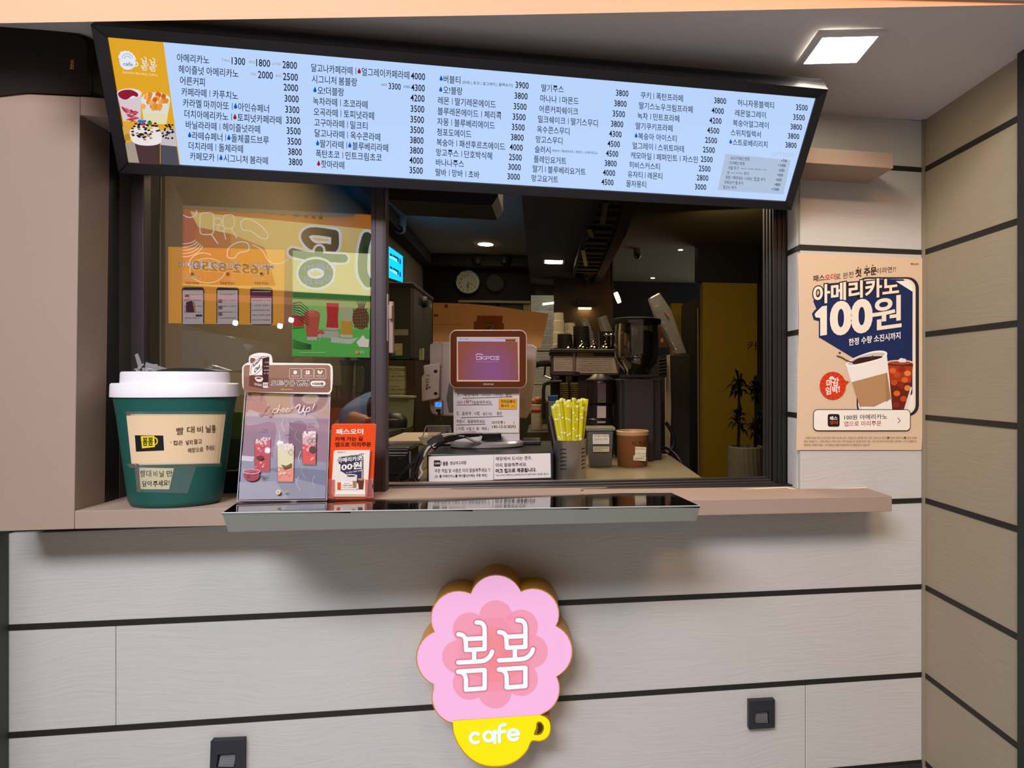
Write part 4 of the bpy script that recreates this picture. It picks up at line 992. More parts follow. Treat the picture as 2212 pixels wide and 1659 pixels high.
# ================================================================ flower cup sign
zf = lambda x, y: (880 + x / 3.613, 1200 + y / 3.613)
def arc3(cx, cy, r, p, q, n=12):
    a0 = math.atan2(p[1] - cy, p[0] - cx); a1 = math.atan2(q[1] - cy, q[0] - cx)
    while a1 < a0: a1 += 2 * math.pi
    return [(cx + r * math.cos(a0 + (a1 - a0) * i / n), cy + r * math.sin(a0 + (a1 - a0) * i / n)) for i in range(n)]
fl = arc3(400, 492, 213, (213, 597), (497, 300)) + arc3(693, 361, 206, (497, 300), (885, 283)) + arc3(980, 460, 200, (885, 283), (1155, 553)) + arc3(1068, 748, 215, (1155, 553), (1160, 945)) + arc3(980, 1040, 204, (1160, 945), (1035, 1242))
fr_ = arc3(400, 1105, 204, (350, 1300), (205, 1005)) + arc3(297, 800, 222, (205, 1005), (213, 597))
flower = fl + [(1035, 1242), (355, 1288)] + fr_
cup = [(352, 1290), (1037, 1243)] + cat_([(1070, 1255), (1102, 1285), (1114, 1330), (1108, 1385), (1080, 1425), (1030, 1445), (968, 1445), (930, 1520), (860, 1590), (770, 1632), (660, 1642), (560, 1620), (470, 1560), (400, 1470), (362, 1380)], 4)
sg = empty('flower_cup_sign', P(1065, 1655, -.04), 'glowing pink flower over a yellow cup, wall sign below the window', 'sign')
GOLD = mat('#c98f22', .35, bump=.03, bs=60, name='gold_sign_side')
YSG = -.083
outl = fl + cup[1:] + fr_[:0] + fr_
def cr(poly, k=0): return [P(*zf(x, y), YSG) for x, y in poly]
def bk(poly):
    return [(lambda c: V((c.x - .002, -.001, c.z + .001)))(P(*zf(x, y), YSG)) for x, y in poly]
ce = (683, 830)
def grow(poly, g): return [(ce[0] + (x - ce[0]) * (1 + g), ce[1] + (y - ce[1]) * (1 + g)) for x, y in poly]
big = grow(outl, .014)
m = MB(); a = cr(big); b = bk(big); n = len(a); m.add(a + b, [(i + n, (i + 1) % n + n, (i + 1) % n, i) for i in range(n)] + [tuple(range(n, 2 * n))])
m.add(a + cr(outl), [(i, (i + 1) % n, (i + 1) % n + n, i + n) for i in range(n)]); m.build('sign_case', GOLD, sg)
d = Pr(SY(YSG), (880, 1200, 3.613)); d.L = -.003
d.poly('#f0b4dc:.9', flower); d.build('flower_face', parent=sg)
d = Pr(SY(YSG), (880, 1200, 3.613)); d.L = -.003
d.poly('#fbe410:.9', cup); d.poly('#c89c20:.3', cat_([(1010, 1302), (1045, 1300), (1068, 1345), (1045, 1395), (1000, 1402), (988, 1390), (1004, 1345)], 3, True)); d.poly('#7a5a18:.1', cat_([(1018, 1312), (1042, 1310), (1058, 1345), (1040, 1380), (1012, 1390), (1020, 1345)], 3, True)); d.build('cup_face', parent=sg)
d = Pr(SY(YSG), (880, 1200, 3.613)); d.L = -.0015
P1, P2, P3 = '#f09cb4:.85', '#f08e96:.85', '#e88898:.85'
L0 = d.L
for x_, y_ in ((690, 480), (888, 553), (965, 748), (888, 965), (683, 1062), (485, 995), (402, 790), (485, 575), (683, 772)):
    d.L = L0; d.poly(P1, ell(x_, y_, 131 if (x_, y_) != (683, 772) else 290, n=40))
d.L += .0003; L0 = d.L
for x_, y_, r_ in ((690, 660, 105), (690, 885, 105), (800, 700, 100), (800, 850, 100), (575, 700, 100), (575, 850, 100), (690, 772, 150)): d.L = L0; d.poly(P2, ell(x_, y_, r_, n=32))
def glyph봄(dx, dy, c, w_):
    L = [[(398, 615), (430, 622), (450, 645), (456, 680), (458, 738)], [(540, 522), (575, 526), (598, 552), (603, 600), (603, 730)], [(456, 652), (603, 645)], [(458, 738), (603, 730)], [(521, 740), (521, 815)], [(397, 835), (560, 826), (610, 815), (645, 785), (662, 750)], [(396, 908), (425, 912), (448, 935), (457, 970), (457, 1047)], [(396, 906), (603, 893)], [(603, 893), (603, 1036)], [(457, 1047), (603, 1036)]]
    for s_ in L: d.L -= .00003; d.stroke(c, cat_([(x + dx, y + dy) for x, y in s_], 5) if len(s_) > 2 else [(x + dx, y + dy) for x, y in s_], w_)
for c, w_ in ((P3, 62), ('#d8889a:.6', 46), ('#eaf0ff:.95', 34)):
    for dx, dy in ((0, 0), (318, -17)): d.L += .0002; glyph봄(dx, dy, c, w_)
for c, w_ in (('#d8e0a0:.7', 30), ('#e6fbff:.95', 24)):
    for s_ in (arc(530, 1424, 38, -50, -310, 14), ell(634, 1412, 36, n=20) + [(670, 1412)], [(681, 1372), (682, 1460)], cat_([(718, 1455), (718, 1360), (728, 1330), (762, 1318)], 5), [(700, 1380), (762, 1374)], [(790, 1402), (868, 1394)], arc(828, 1400, 40, -10, -320, 16)): d.L -= .00003; d.stroke(c, s_, w_)
    d.L += .0008
d.build('sign_lettering', parent=sg)
# ================================================================ step lights set in the boards
for i, (q, hq2, lab) in enumerate((([(455, 1601), (526, 1598), (525, 1690), (452, 1693)], [(470, 1630), (508, 1627), (507, 1658), (467, 1658)], 'dark recessed step light in the lower left boards, louvre cut by the picture edge'), ([(1618, 1515), (1674, 1512), (1674, 1572), (1618, 1576)], [(1632, 1538), (1661, 1536), (1662, 1563), (1630, 1563)], 'dark recessed step light in the boards, right of the flower sign'))):
    e = empty('step_light', P((q[0][0] + q[1][0]) / 2, q[2][1], -.003), lab, 'wall light', 'recessed step lights')
    DK = mat('#22252b', .5, bump=.2, bs=200, name='dark_step_light')
    o_ = [P(x, y, -.0155) for x, y in q]; h_ = [P(x, y, -.0155) for x, y in hq2]; b_ = [p + V((0, .0125, 0)) for p in h_]; b_[0] += V((.002, .002, 0)); 
    m = MB()
    for k in range(4): k2 = (k + 1) % 4; m.add([o_[k], o_[k2], h_[k2], h_[k]], [(0, 1, 2, 3)], DK); m.add([h_[k], h_[k2], b_[k2], b_[k]], [(0, 1, 2, 3)], DK); m.add([o_[k], o_[k2], o_[k2] + V((0, .0152, 0)), o_[k] + V((0, .0152, 0))], [(3, 2, 1, 0)], DK)
    m.build('face_plate', parent=e)
    m = MB()
    for k in range(9):
        t0 = k / 9; A = h_[0].lerp(h_[3], t0) + V((.003, .011 - .009 * t0, 0)); B = h_[1].lerp(h_[2], t0) + V((-.003, .011 - .009 * t0, 0)); C2 = V((0, -.0016, -(h_[0].z - h_[3].z) / 9 * .7))
        m.add([A, B, B + C2, A + C2], [(0, 1, 2, 3)])
    m.build('louvre', mat('#55565a', .5), e)
# ================================================================ interior shell
IW = mat('#8a7d66', .8, var=.06, vs=3, name='inner_wall_paint'); BK = mat('#0b0b0d', .7, name='matt_black'); CE = mat('#b4aa9c', .8, name='inner_ceiling_paint')
IR = empty('wall_interior', (0, 3, 0), kind='structure')
m = MB(); m.box(-1.4, -1.17, .2, 7.2, 0, 2.9); m.build('side_wall', IW, IR)
m = MB(); m.box(-1.17, -.1, 4.9, 5.0, 1.9, 2.75); m.build('black_back_band', mat('#020203', .7), IR)
m = MB(); m.box(-1.17, .36, 5.0, 5.1, 0, 2.8); m.build('back_wall', mat('#5c5a44', .8), IR)
m = MB(); m.box(-1.17, -1.06, .6, 4.9, 2.64, 2.75); m.box(-1.06, -.1, 4.72, 4.9, 2.64, 2.75); m.build('cornice', mat('#3a3630', .8), IR)
m = MB(); a = P(1196, 700, 4.5).x; b = P(1324, 700, 4.5).x; m.box(a, b, 4.5, 4.6, 0, 2.8); m.build('sconce_wall', mat('#3a3026', .8, bump=.15, bs=90), IR)
m = MB(); m.box(b, 2.2, 6.2, 6.3, 0, 2.8); m.build('dark_wall', mat('#060505', .8), IR)
m = MB(); a = P(1518, 700, 4.0).x; z_ = P(1560, 610, 4.0).z; m.box(a, 3.2, 4.0, 4.1, 0, z_); m.build('yellow_wall', mat('#a4881c', .75, var=.05, vs=4, name='yellow_paint'), IR)
m = MB(); m.box(a - .05, 3.2, 3.98, 4.1, z_, 2.8); m.build('black_header', BK, IR)
a2 = P(1450, 800, 4.6).x; m = MB(); m.box(a2, P(1475, 800, 4.6).x, 4.6, 4.7, 0, P(1460, 655, 4.6).z, mat('#a8861c', .75)); m.build('yellow_return', parent=IR)
m = MB(); m.px([(1474, 660), (1508, 640), (1508, 1035), (1474, 1035)], 4.2, .04, mat('#120c0a', .5)); m.px([(1506, 665), (1509, 665), (1511, 1035), (1508, 1035)], 4.15, .02, mat('#8a8070', .4)); m.px([(1511, 662), (1518, 655), (1518, 1035), (1511, 1035)], 4.15, .04, mat('#4a3810', .6)); m.build('dark_doorway', parent=IR)
m = MB(); m.px([(1420, 700), (1452, 700), (1452, 750), (1420, 750)], 4.8, .05, mat('#7a4a22', .7)); m.px([(1427, 731), (1433, 731), (1433, 739), (1427, 739)], 4.79, .01, mat('#d8c0a0', .5)); m.build('brown_panel', parent=IR)
m = MB(); m.box(2.0, 2.2, .2, 4.0, 0, 2.8); m.build('right_side_wall', mat('#0c0a09', .8), IR)
m = MB(); m.box(JX + .02, 2.2, .2, .24, 0, 2.8); m.build('front_inner_wall', mat('#2a2620', .8), IR)
m = MB(); m.box(-1.4, 3.2, .2, 7.2, -.04, .002); m.build('floor', mat('#4a443c', .6, var=.1, vs=5), kind='structure')
ceil2 = empty('ceiling_interior', (0, 3, 2.75), kind='structure')
m = MB(); m.box(-1.4, -.1, .2, 7.2, 2.75, 2.8); m.build('ceiling_panel', CE, ceil2)
m = MB(); m.box(-.1, .31, .5, 5.2, 2.5, 2.8); m.build('lower_bulkhead', mat('#5c5448', .8), ceil2)
m = MB(); m.box(.31, 3.2, .2, 7.2, 2.75, 2.8); m.build('ceiling_panel', mat('#6a6248', .85), ceil2)
m = MB(); m.box(-1.4, 3.2, 7.2, 7.3, 0, 2.8); m.build('wall_far', BK, kind='structure')
m = MB(); m.hexa([P(836, 431, .3), P(1062, 444, .3), P(1076, 423, .3), P(1076, 380, .3), P(836, 370, .3)], [p + V((0, .25, .02)) for p in (P(836, 431, .3), P(1062, 444, .3), P(1076, 423, .3), P(1076, 380, .3), P(836, 370, .3))])
m.build('air_curtain', BK, label='black air curtain box under the head of the open window', cat='air curtain')
# ceiling lamps
LG = mat('#ffe6bc', .5, emit=26, name='warm_lamp')


def downlight(px_, py_, z, r, label, em=LG, sq=False, grp='round downlights'):
    c = PZ(px_, py_, z); e = empty('square_downlight' if sq else 'round_downlight', c, label, 'ceiling lamp', grp)
    m = MB()
    if sq:
        m.box(c.x - r, c.x + r, c.y - r, c.y + r, z - .006, z + .004, em); m.build('diffuser', parent=e)
        m = MB()
        for s in (-1, 1): m.box(c.x + s * r * 1.12 - r * .12, c.x + s * r * 1.12 + r * .12, c.y - r * 1.2, c.y + r * 1.2, z - .004, z + .004); m.box(c.x - r, c.x + r, c.y + s * r * 1.1 - r * .1, c.y + s * r * 1.1 + r * .1, z - .004, z + .004)
        m.build('trim_ring', mat('#8a8070', .5), e)
    else:
        m.lathe([(r, -.006), (r * .98, .002)], c, 28, m=em); m.build('diffuser', parent=e)
        m = MB(); m.lathe([(r * 1.0, -.004), (r * 1.14, -.003), (r * 1.16, .004)], c, 28, cap=False); m.build('trim_ring', mat('#8a8070', .5), e)


downlight(1021, 458, 2.75, .066, 'round glowing downlight in the teal-lit ceiling, nearer of the two'); downlight(1049, 527, 2.75, .068, 'round glowing downlight above the wall clock, farther of the two')
downlight(1196, 565, 2.5, .072, 'square glowing downlight in the dark bulkhead, upper of the two', sq=True, grp='square downlights'); downlight(1189, 619, 2.5, .072, 'square glowing downlight in the dark bulkhead, lower of the two', sq=True, grp='square downlights')
LG2 = mat('#fff2e4', .5, emit=9, name='small_lamp')
downlight(1470, 539, 2.75, .022, 'tiny round spotlight high above the yellow wall', LG2, grp='tiny spotlights'); downlight(1410, 600, 2.75, .026, 'tiny round spotlight above the grinder, lower of the two', LG2, grp='tiny spotlights')
for px_, lab in ((1032, 'left small can fitting on the cornice above the clock'), (1091, 'right small can fitting on the cornice above the black disc')):
    c = P(px_, 563, 4.68); m = MB(); m.lathe([(.038, -.03), (.04, .0), (.05, .03)], c, 16); m.build('can_fitting', mat('#332c24', .5), label=lab, cat='light fitting', group='can fittings')
for i, (px_, py_, z, Y_, lab, s, c_) in enumerate(((864, 478, 2.75, 0, 'white dome camera under the teal-lit ceiling', 1, '#9aa4b4'), (1377, 545, 2.75, 0, 'small dome camera on the dark ceiling beside the black track', .8, '#5a544c'))):
    c = PZ(px_, py_ - 8, z); e = empty('dome_camera', c, lab, 'security camera'); M_ = mat(c_, .4)
    m = MB(); m.lathe([(.05 * s, -.02), (.052 * s, 0)], c, 20, m=M_); m.build('base', parent=e)
    m = MB(); m.lathe([(.03 * s, -.03), (.045 * s, -.02), (.046 * s, -.07)], c, 20, m=M_); m.ball(c + V((0, -.01, -.085 * s)), .046 * s, m=M_); m.build('housing', parent=e, smooth=50)
    ax = (CAM - c).normalized(); cc = c + V((0, -.01, -.09 * s)) + ax * .04 * s; m = MB(); m.lathe([(.027 * s, 0), (.024 * s, .01), (.015 * s, .008), (.012 * s, .003)], cc, 18, ax=ax, m=mat('#0c0c10', .2)); m.build('lens', parent=e)
# black ceiling track with fins
tk = empty('ceiling_track', PZ(1300, 500, 2.45), 'black finned track structure running along the ceiling from the window', 'ceiling track')
q = [PZ(1285, 430, 2.45), PZ(1366, 430, 2.45), PZ(1352, 508, 2.45), PZ(1289, 626, 2.45), PZ(1260, 600, 2.45)]
m = MB(); m.box(q[0].x, q[0].x + .03, q[0].y - .6, 4.2, 2.45, 2.62); m.build('side_rail', BK, tk)
m = MB(); m.hexa([q[1] + V((-.07, -.6, 0)), q[1] + V((0, -.6, 0)), q[2], q[3], q[3] + V((-.07, 0, 0)), q[2] + V((-.07, 0, 0))], [p + V((0, 0, .12)) for p in (q[1] + V((-.07, -.6, 0)), q[1] + V((0, -.6, 0)), q[2], q[3], q[3] + V((-.07, 0, 0)), q[2] + V((-.07, 0, 0)))]); m.build('side_rail', BK, tk)
m = MB(); m.hexa([q[0] + V((0, -.6, .018)), q[1] + V((0, -.6, .018)), q[2] + V((0, 0, .018)), q[3] + V((0, 0, .018)), q[4] + V((0, 0, .018))], [p + V((0, 0, .09)) for p in (q[0] + V((0, -.6, .018)), q[1] + V((0, -.6, .018)), q[2] + V((0, 0, .018)), q[3] + V((0, 0, .018)), q[4] + V((0, 0, .018)))]); m.build('top_plate', BK, tk)
rnd = random.Random(2)
for k in range(15):
    y_ = 1.5 + k * .17; xl = q[0].x + .02; xr = q[1].x - .05 + (y_ - 1.5) * .03; m = MB(); m.box(xl, xr, y_, y_ + .05 + .04 * (k % 2), 2.452, 2.468); m.build('fin', mat(['#030304', '#060607'][k % 2], .6), tk)
for k, (x0_, y0_, x1_, y1_) in enumerate(((1303, 438, 1296, 485), (1268, 495, 1274, 512), (1254, 540, 1262, 575), (1262, 600, 1276, 628))):
    A = PZ(x0_, y0_, 2.44); B = PZ(x1_, y1_, 2.44); m = MB(); m.hexa([A, A + V((.03, 0, 0)), B + V((.03, 0, 0)), B], [p + V((0, 0, .01)) for p in (A, A + V((.03, 0, 0)), B + V((.03, 0, 0)), B)]); m.build('rail_strip', mat('#3a352c', .4, metal=.4), tk)
# clock, disc, sheets and sconce on the back walls
ck = empty('wall_clock', P(1012, 636, 4.88), 'round white wall clock with chrome rim on the black band', 'clock'); cc = P(1011.5, 610, 4.86); rk = 25.5 * (6.46) / F
AX = (0, -1, 0)
m = MB(); m.lathe([(rk, -.03), (rk, .0), (rk * .97, .014), (rk * .9, .012), (rk * .88, 0)], cc, 40, ax=AX, m=mat('#c8d0cc', .15, metal=1)); m.build('rim', parent=ck, smooth=30)
m = MB(); m.lathe([(rk * .9, 0), (rk * .89, .003)], cc, 40, ax=AX, m=mat('#dcdcc8', .5)); m.build('face', parent=ck)
d = Pr(SY(4.855), (820, 400, 5.027))
for k in range(12):
    a_ = math.radians(30 * (k + 1) - 90); x_, y_ = 961 + 86 * math.cos(a_), 1062 + 86 * math.sin(a_) + 10; d.text('#22221c', str(k + 1), (x_ - (4 if k == 0 else 7 if k < 9 else 10), y_), None, 20, .02)
d.stroke('#22221c', [(955, 1062), (1018, 1083)], 5); d.stroke('#22221c', [(960, 1050), (958, 1150)], 4); d.stroke('#44443c', [(930, 1090), (1022, 992)], 2); d.text('#44443c', '봄', (944, 1104), (972, 1104), 20, .02); d.fake('#55554c', 936, 1112, 986, 8); d.build('dial_print', parent=ck)
m = MB(); c = P(1069, 611, 4.87); m.lathe([(.098, -.03), (.098, 0), (.088, .012), (.08, .008)], c, 36, ax=AX, m=mat('#2c2824', .6, bump=.4, bs=300)); m.build('wall_disc', label='plain dark round disc on the black band beside the clock', cat='wall disc')
SC1 = P(1264, 662, 4.5); e = empty('wall_sconce', SC1, 'black box wall sconce throwing warm light down the brown wall', 'wall lamp')
m = MB(); a, b = P(1246, 648, 4.42), P(1282, 664, 4.42); m.box(a.x, b.x, 4.42, 4.5, b.z, a.z, BK); m.build('shade', parent=e, bevel=.002)
m = MB(); m.box(a.x + .02, b.x - .02, 4.43, 4.49, b.z - .012, b.z - .004, mat('#ffc878', .5, emit=18)); m.build('glow_strip', parent=e)
e = empty('spot_lamp', P(1334, 650, 4.2), 'small slanted warm spotlight glowing beside the black track', 'spot lamp'); c = P(1334, 643, 4.2)
m = MB(); m.lathe([(.018, -.05), (.022, .0), (.02, .05)], c, 14, ax=(-.35, .1, .93), m=mat('#ffb068', .5, emit=12)); m.build('bulb', parent=e); m = MB(); m.tube([c + V((-.03, .02, .06)), c + V((-.05, .02, .12)), c + V((-.05, .02, .9))], .01, 8, BK); m.build('arm', parent=e)
PAP = mat('#c4c6c0', .7); rnd = random.Random(1)
for i, (q, lab) in enumerate((([(1147, 638), (1196, 638), (1196, 757), (1147, 757)], 'tall printed recipe sheet hanging right of the kraft paper'), ([(1156, 760), (1192, 760), (1192, 790), (1156, 790)], 'small recipe sheet directly below the tall recipe sheet'), ([(1150, 792), (1191, 792), (1190, 830), (1150, 830)], 'greenish recipe sheet in the middle of the column'), ([(1150, 832), (1190, 832), (1188, 866), (1150, 866)], 'lowest recipe sheet above the pastry basket'))):
    m = MB(); m.px(q, 3.2, .003, PAP); o = m.build('recipe_sheet', label=lab, cat='paper sheet', group='recipe sheets'); d = Pr(SY(3.2))
    yy = q[0][1] + 4
    while yy < q[2][1] - 4: d.fake('#7a7c84', q[0][0] + 4 + (yy * 7 % 5), yy, q[1][0] - 5, 1.5, int(yy)); yy += 4.4 if int(yy) % 4 else 7
    d.build('sheet_print', parent=o)
m = MB(); m.px([(1172, 655), (1196, 652), (1196, 656), (1172, 659)], 3.1, .02, mat('#ffffe8', .5, emit=3)); m.tube([P(1196, 648, 3.11), P(1196, 660, 3.11)], .008, 6, mat('#888880')); m.build('lamp_reflection_strip', label='short glowing strip standing in for a lamp reflection at the tall recipe sheet', cat='lamp')  # emissive strip imitating a lamp's reflection, not a real tube
# shelf line behind the kraft paper
sh = empty('back_shelf', P(1060, 665, 4.4), 'cream shelf unit with green binders behind the kraft paper', 'shelf')
m = MB(); m.px([(990, 648), (1145, 650), (1145, 655), (990, 653)], 4.4, .3, mat('#8a8058', .6)); m.build('shelf_board', parent=sh)
for k, (x0_, x1_, c_) in enumerate(((1000, 1014, '#a89a68'), (1020, 1074, '#1c2a1e'), (1078, 1128, '#1e3626'), (1130, 1146, '#9a9068'))): m = MB(); m.px([(x0_, 655), (x1_, 655), (x1_, 690), (x0_, 690)], 4.45, .2, mat(c_, .6)); m.build('binder', parent=sh, bevel=.004)
# ================================================================ blue wall screen and machines on the left
tv = empty('wall_screen', P(855, 600, 3.0), 'bright blue menu screen on the left inner wall', 'screen')
XT = -1.06
def SX(X): return lambda px, py, l=0: PX(px, py, X) + V((l, 0, 0))
m = MB(); a = [PX(x, y, XT) for x, y in ((826, 522), (873, 552), (873, 614), (826, 596))]; m.hexa(a, [p - V((.04, 0, 0)) for p in a], mat('#0a2a6a', .4)); m.build('screen_case', parent=tv)
d = Pr(SX(XT), (820, 400, 5.027)); d.poly('#0cb4ff:1.6', [(40, 622), (252, 772), (252, 1056), (40, 985)])
for y_ in (745, 885):
    d.poly('#0a3a78:.8', [(110, y_ - 8), (136, y_ + 4), (136, y_ + 34), (110, y_ + 18)]); d.poly('#7ae8ff:1.6', [(110, y_ + 18), (136, y_ + 34), (136, y_ + 58), (110, y_ + 42)])
    d.poly('#0a3a78:.8', [(142, y_ + 8), (206, y_ + 44), (206, y_ + 92), (190, y_ + 80), (190, y_ + 60), (142, y_ + 30)]); d.poly('#7ae8ff:1.6', [(142, y_ + 30), (190, y_ + 60), (190, y_ + 90), (142, y_ + 62)]); d.poly('#0a50a0:.8', [(214, y_ + 52), (230, y_ + 62), (230, y_ + 118), (214, y_ + 106)])
d.build('screen_image', parent=tv)
DKM = mat('#3c3a32', .4, metal=.3, name='dark_machine_steel')
im = empty('ice_machine', P(880, 787, 1.5), 'tall dark metal ice machine with stickers, left inside the window', 'ice machine')
Yf, Xs = 1.4, P(893, 700, 1.4).x
zt_, zb_ = P(886, 612, Yf).z, P(886, 777, Yf).z
m = MB(); m.box(-.84, Xs, Yf, Yf + .52, zb_, zt_, DKM); m.build('body', parent=im, bevel=.012)
m = MB(); m.box(-.846, Xs + .006, Yf - .006, Yf + .525, zt_ - .018, zt_ + .004, mat('#1a1a18', .4)); m.build('top_cap', parent=im, bevel=.006)
d = Pr(SY(Yf), (820, 560, 7.21)); d.rect('#8a866c', 188, 1090, 447, 1184); d.fake('#3a3a30', 196, 1100, 275, 9); d.fake('#6a6a58', 196, 1125, 270, 7); d.rect('#a8a878', 190, 1312, 356, 1498, 8); d.poly('#c0b060', ell(285, 1385, 30, 22)); d.poly('#2a6a68', [(200, 1440), (240, 1425), (250, 1495), (196, 1495)]); d.rect('#124a50', 255, 1520, 480, 1555); d.build('front_sticker', parent=im)
d = Pr(SX(Xs), (820, 560, 7.21)); d.poly('#0a0a0c', [(600, 568), (690, 635), (690, 760), (602, 700)]); d.build('dark_badge', parent=im); d = Pr(SX(Xs), (820, 560, 7.21)); d.poly('#77735c', [(780, 600), (818, 625), (818, 770), (780, 745)]); d.poly('#2c2a24', [(792, 635), (812, 650), (812, 700), (792, 690)]); d.build('side_sticker', parent=im); d = Pr(SX(Xs), (820, 560, 7.21))
d.poly('#9a9878', [(658, 1385), (694, 1385), (692, 1572), (658, 1568)]); d.poly('#8a886c', [(615, 1395), (650, 1395), (650, 1575), (615, 1570)]); d.fake('#4a4a3a', 618, 1410, 646, 14); d.fake('#4a4a3a', 618, 1460, 646, 14); d.build('side_sticker', parent=im)
m = MB(); c = PX(914, 652, Xs); m.lathe([(.03, 0), (.026, .02), (.01, .024)], c, 14, ax=(1, 0, 0), m=BK); m.build('knob', parent=im)
un = empty('steel_cabinet', P(870, 960, 1.45), 'steel cabinet under the ice machine with a pale note on its front', 'cabinet')
z2 = P(890, 957, Yf).z
m = MB(); m.box(-.84, Xs - .0, Yf, Yf + .05, z2, zb_ - .002, mat('#4c4a34', .35, metal=.5)); m.box(Xs - .03, Xs + .01, Yf - .01, Yf + .5, z2, zb_ - .002, mat('#5a4a38', .3, metal=.7)); m.box(-.84, Xs, Yf + .3, Yf + .5, 0, zb_ - .002, DKM); m.build('body', parent=un)
m = MB(); m.px([(826, 790), (895, 792), (895, 856), (826, 855)], Yf - .004, .002, mat('#a6aa84', .6)); m.build('note_sheet', parent=un)
d = Pr(SY(Yf - .005), (820, 780, 5.92)); d.stroke('#3a3a2a', [(85, 92), (342, 95), (340, 122), (85, 120)], 3)
for i, (t, x1_, h_) in enumerate((('컵퍼럭 : 다크초코칩 1스푼', 320, 16), ('요프라(요프레베)', 255, 20), ('딸스, 망스, 민프라, 녹프라', 378, 24), ('쿠프라(오프레베), 쿠키', 314, 20), ('', 0, 0), ('요프라(요프레베)', 255, 20), ('딸스, 망스, 민프라, 녹프라', 378, 24), ('쿠프라(오프레베), 쿠키', 314, 20))):
    if t: d.text('#3a3626' if h_ > 20 or i == 0 else '#7a6844', t, (96, (115, 165, 207, 258, 0, 336, 377, 428)[i]), (x1_, (115, 165, 207, 258, 0, 336, 377, 428)[i]), h_, .01)
d.build('note_lettering', parent=un)
m = MB(); m.px([(837, 857), (886, 858), (882, 924), (840, 922)], Yf - .14, .1, mat('#8a8e60', .4)); m.px([(836, 855), (888, 856), (888, 860), (836, 859)], Yf - .15, .12, mat('#9ea276', .4)); m.build('green_container', label='olive plastic container standing under the pale note', cat='container')
m = MB(); c = P(852, 924, Yf - .3); m.lathe([(.05, 0), (.052, .02), (.05, .04), (.03, .06), (.006, .064)], c, 24, 1, .8, m=mat('#0c0b0a', .5)); m.tube([c + V((-.03, -.04, .035)), c + V((0, -.044, .035)), c + V((.02, -.04, .035))], .004, 6, mat('#6a665a', .3)); m.build('black_lid_bowl', label='black domed bowl on the slanted steel shelf', cat='bowl', smooth=40)
s0 = empty('steel_shelf', P(870, 960, .9), 'slanted steel side shelf left inside the window', 'shelf')
m = MB(); a = [P(828, 934, .75), P(828, 957, .75), P(893, 934, 1.35), P(893, 923, 1.35)]
m.hexa([a[0], a[1], a[2], a[3]], [V((p.x - .07, p.y + .01, p.z)) for p in a], mat('#6a6658', .3, metal=.6)); m.build('shelf_plate', parent=s0)
m = MB(); m.box(P(890, 930, 1.3).x - .02, P(890, 930, 1.3).x, 1.28, 1.3, 0, P(890, 935, 1.3).z, DKM); m.build('shelf_leg', parent=s0)
# ================================================================ serving counter
CZ = 1.19
ct = empty('counter', (-.2, .55, 0), 'long pale counter worktop with a dark body just inside the window', 'counter')
xr = PZ(1523, 1036, CZ); xr2 = PZ(1452, 987, CZ)
m = MB(); a = [V((-.98, .201, CZ)), V((xr.x - .005, .201, CZ)), V((xr.x, xr.y, CZ)), V((xr2.x, xr2.y, CZ)), V((xr2.x, 1.0, CZ)), V((-.98, 1.0, CZ))]
m.hexa([p - V((0, 0, .03)) for p in a], a, mat('#8f8468', .3, var=.05, vs=12, name='counter_stone')); m.build('worktop', parent=ct, bevel=.002)
m = MB(); m.box(-.97, xr2.x - .03, .21, .97, .004, CZ - .03, mat('#2c2924', .6)); m.build('body', parent=ct)
# ================================================================ cash drawer with notices
DY = .24
dw = empty('cash_drawer', P(1060, 1042, DY), 'black cash drawer with two white notices under the sales terminal', 'cash drawer')
BKP = mat('#1d1b1e', .4, name='black_plastic')
a = P(922, 981, DY); b = P(1196, 1042, DY); zt2 = P(1100, 979, DY).z
m = MB(); m.box(a.x, b.x, DY, DY + .36, CZ, zt2, BKP); m.build('body', parent=dw, bevel=.003)
m = MB(); m.px([(925, 984), (1192, 978), (1192, 1035), (925, 1041)], DY - .002, .0018, mat('#34323a', .25)); m.build('plastic_sleeve', parent=dw)
m = MB(); m.px([(926, 986), (1066, 982), (1066, 1037), (926.5, 1042)], DY - .003, .0008, mat('#e6e0dc', .6)); m.build('notice', parent=dw)
m = MB(); m.px([(1066.5, 982), (1189, 979), (1190, 1031.5), (1067, 1036)], DY - .003, .0008, mat('#e6e0dc', .6)); m.build('notice', parent=dw)
d = Pr(SY(DY - .003), (820, 700, 4.6075)); K = '#28242a'
d.poly(K, rr(540, 1356, 604, 1418, 5)); d.stroke(K, arc(604, 1384, 14, -80, 80, 10), 5); d.text('#e6e0dc', 'CAFE', (548, 1396), (598, 1395), 18, .03)
d.text(K, '봄봄', (630, 1410), (680, 1408), 42, .02); d.text(K, '영남여고대점', (700, 1402), (860, 1396), 34, .01)
d.text(K, '쿠폰 적립 및 사용은 미리 말씀해주세요 ♡', (548, 1482), (1102, 1472), 40, .005); d.text(K, '(단, 톨 아메리카노/톨 헤이즐넛아메는 쿠폰 제외)', (550, 1536), (1070, 1524), 34, .01)
d.text(K, '매장에서 드시는 경우,', (1157, 1362), (1518, 1352), 40, .005); d.text(K, '미리 말씀해주세요.', (1157, 1424), (1466, 1414), 38, .005); d.text(K, '머그 컵으로 제공됩니다.', (1157, 1482), (1558, 1470), 40, .03); d.text(K, '* hot / 아이스 아메리카노는 종이컵 없이 머그 매장 안에서 이용 불가 합니다.', (1154, 1514), (1684, 1500), 18, 0)
d.build('notice_lettering', parent=dw)
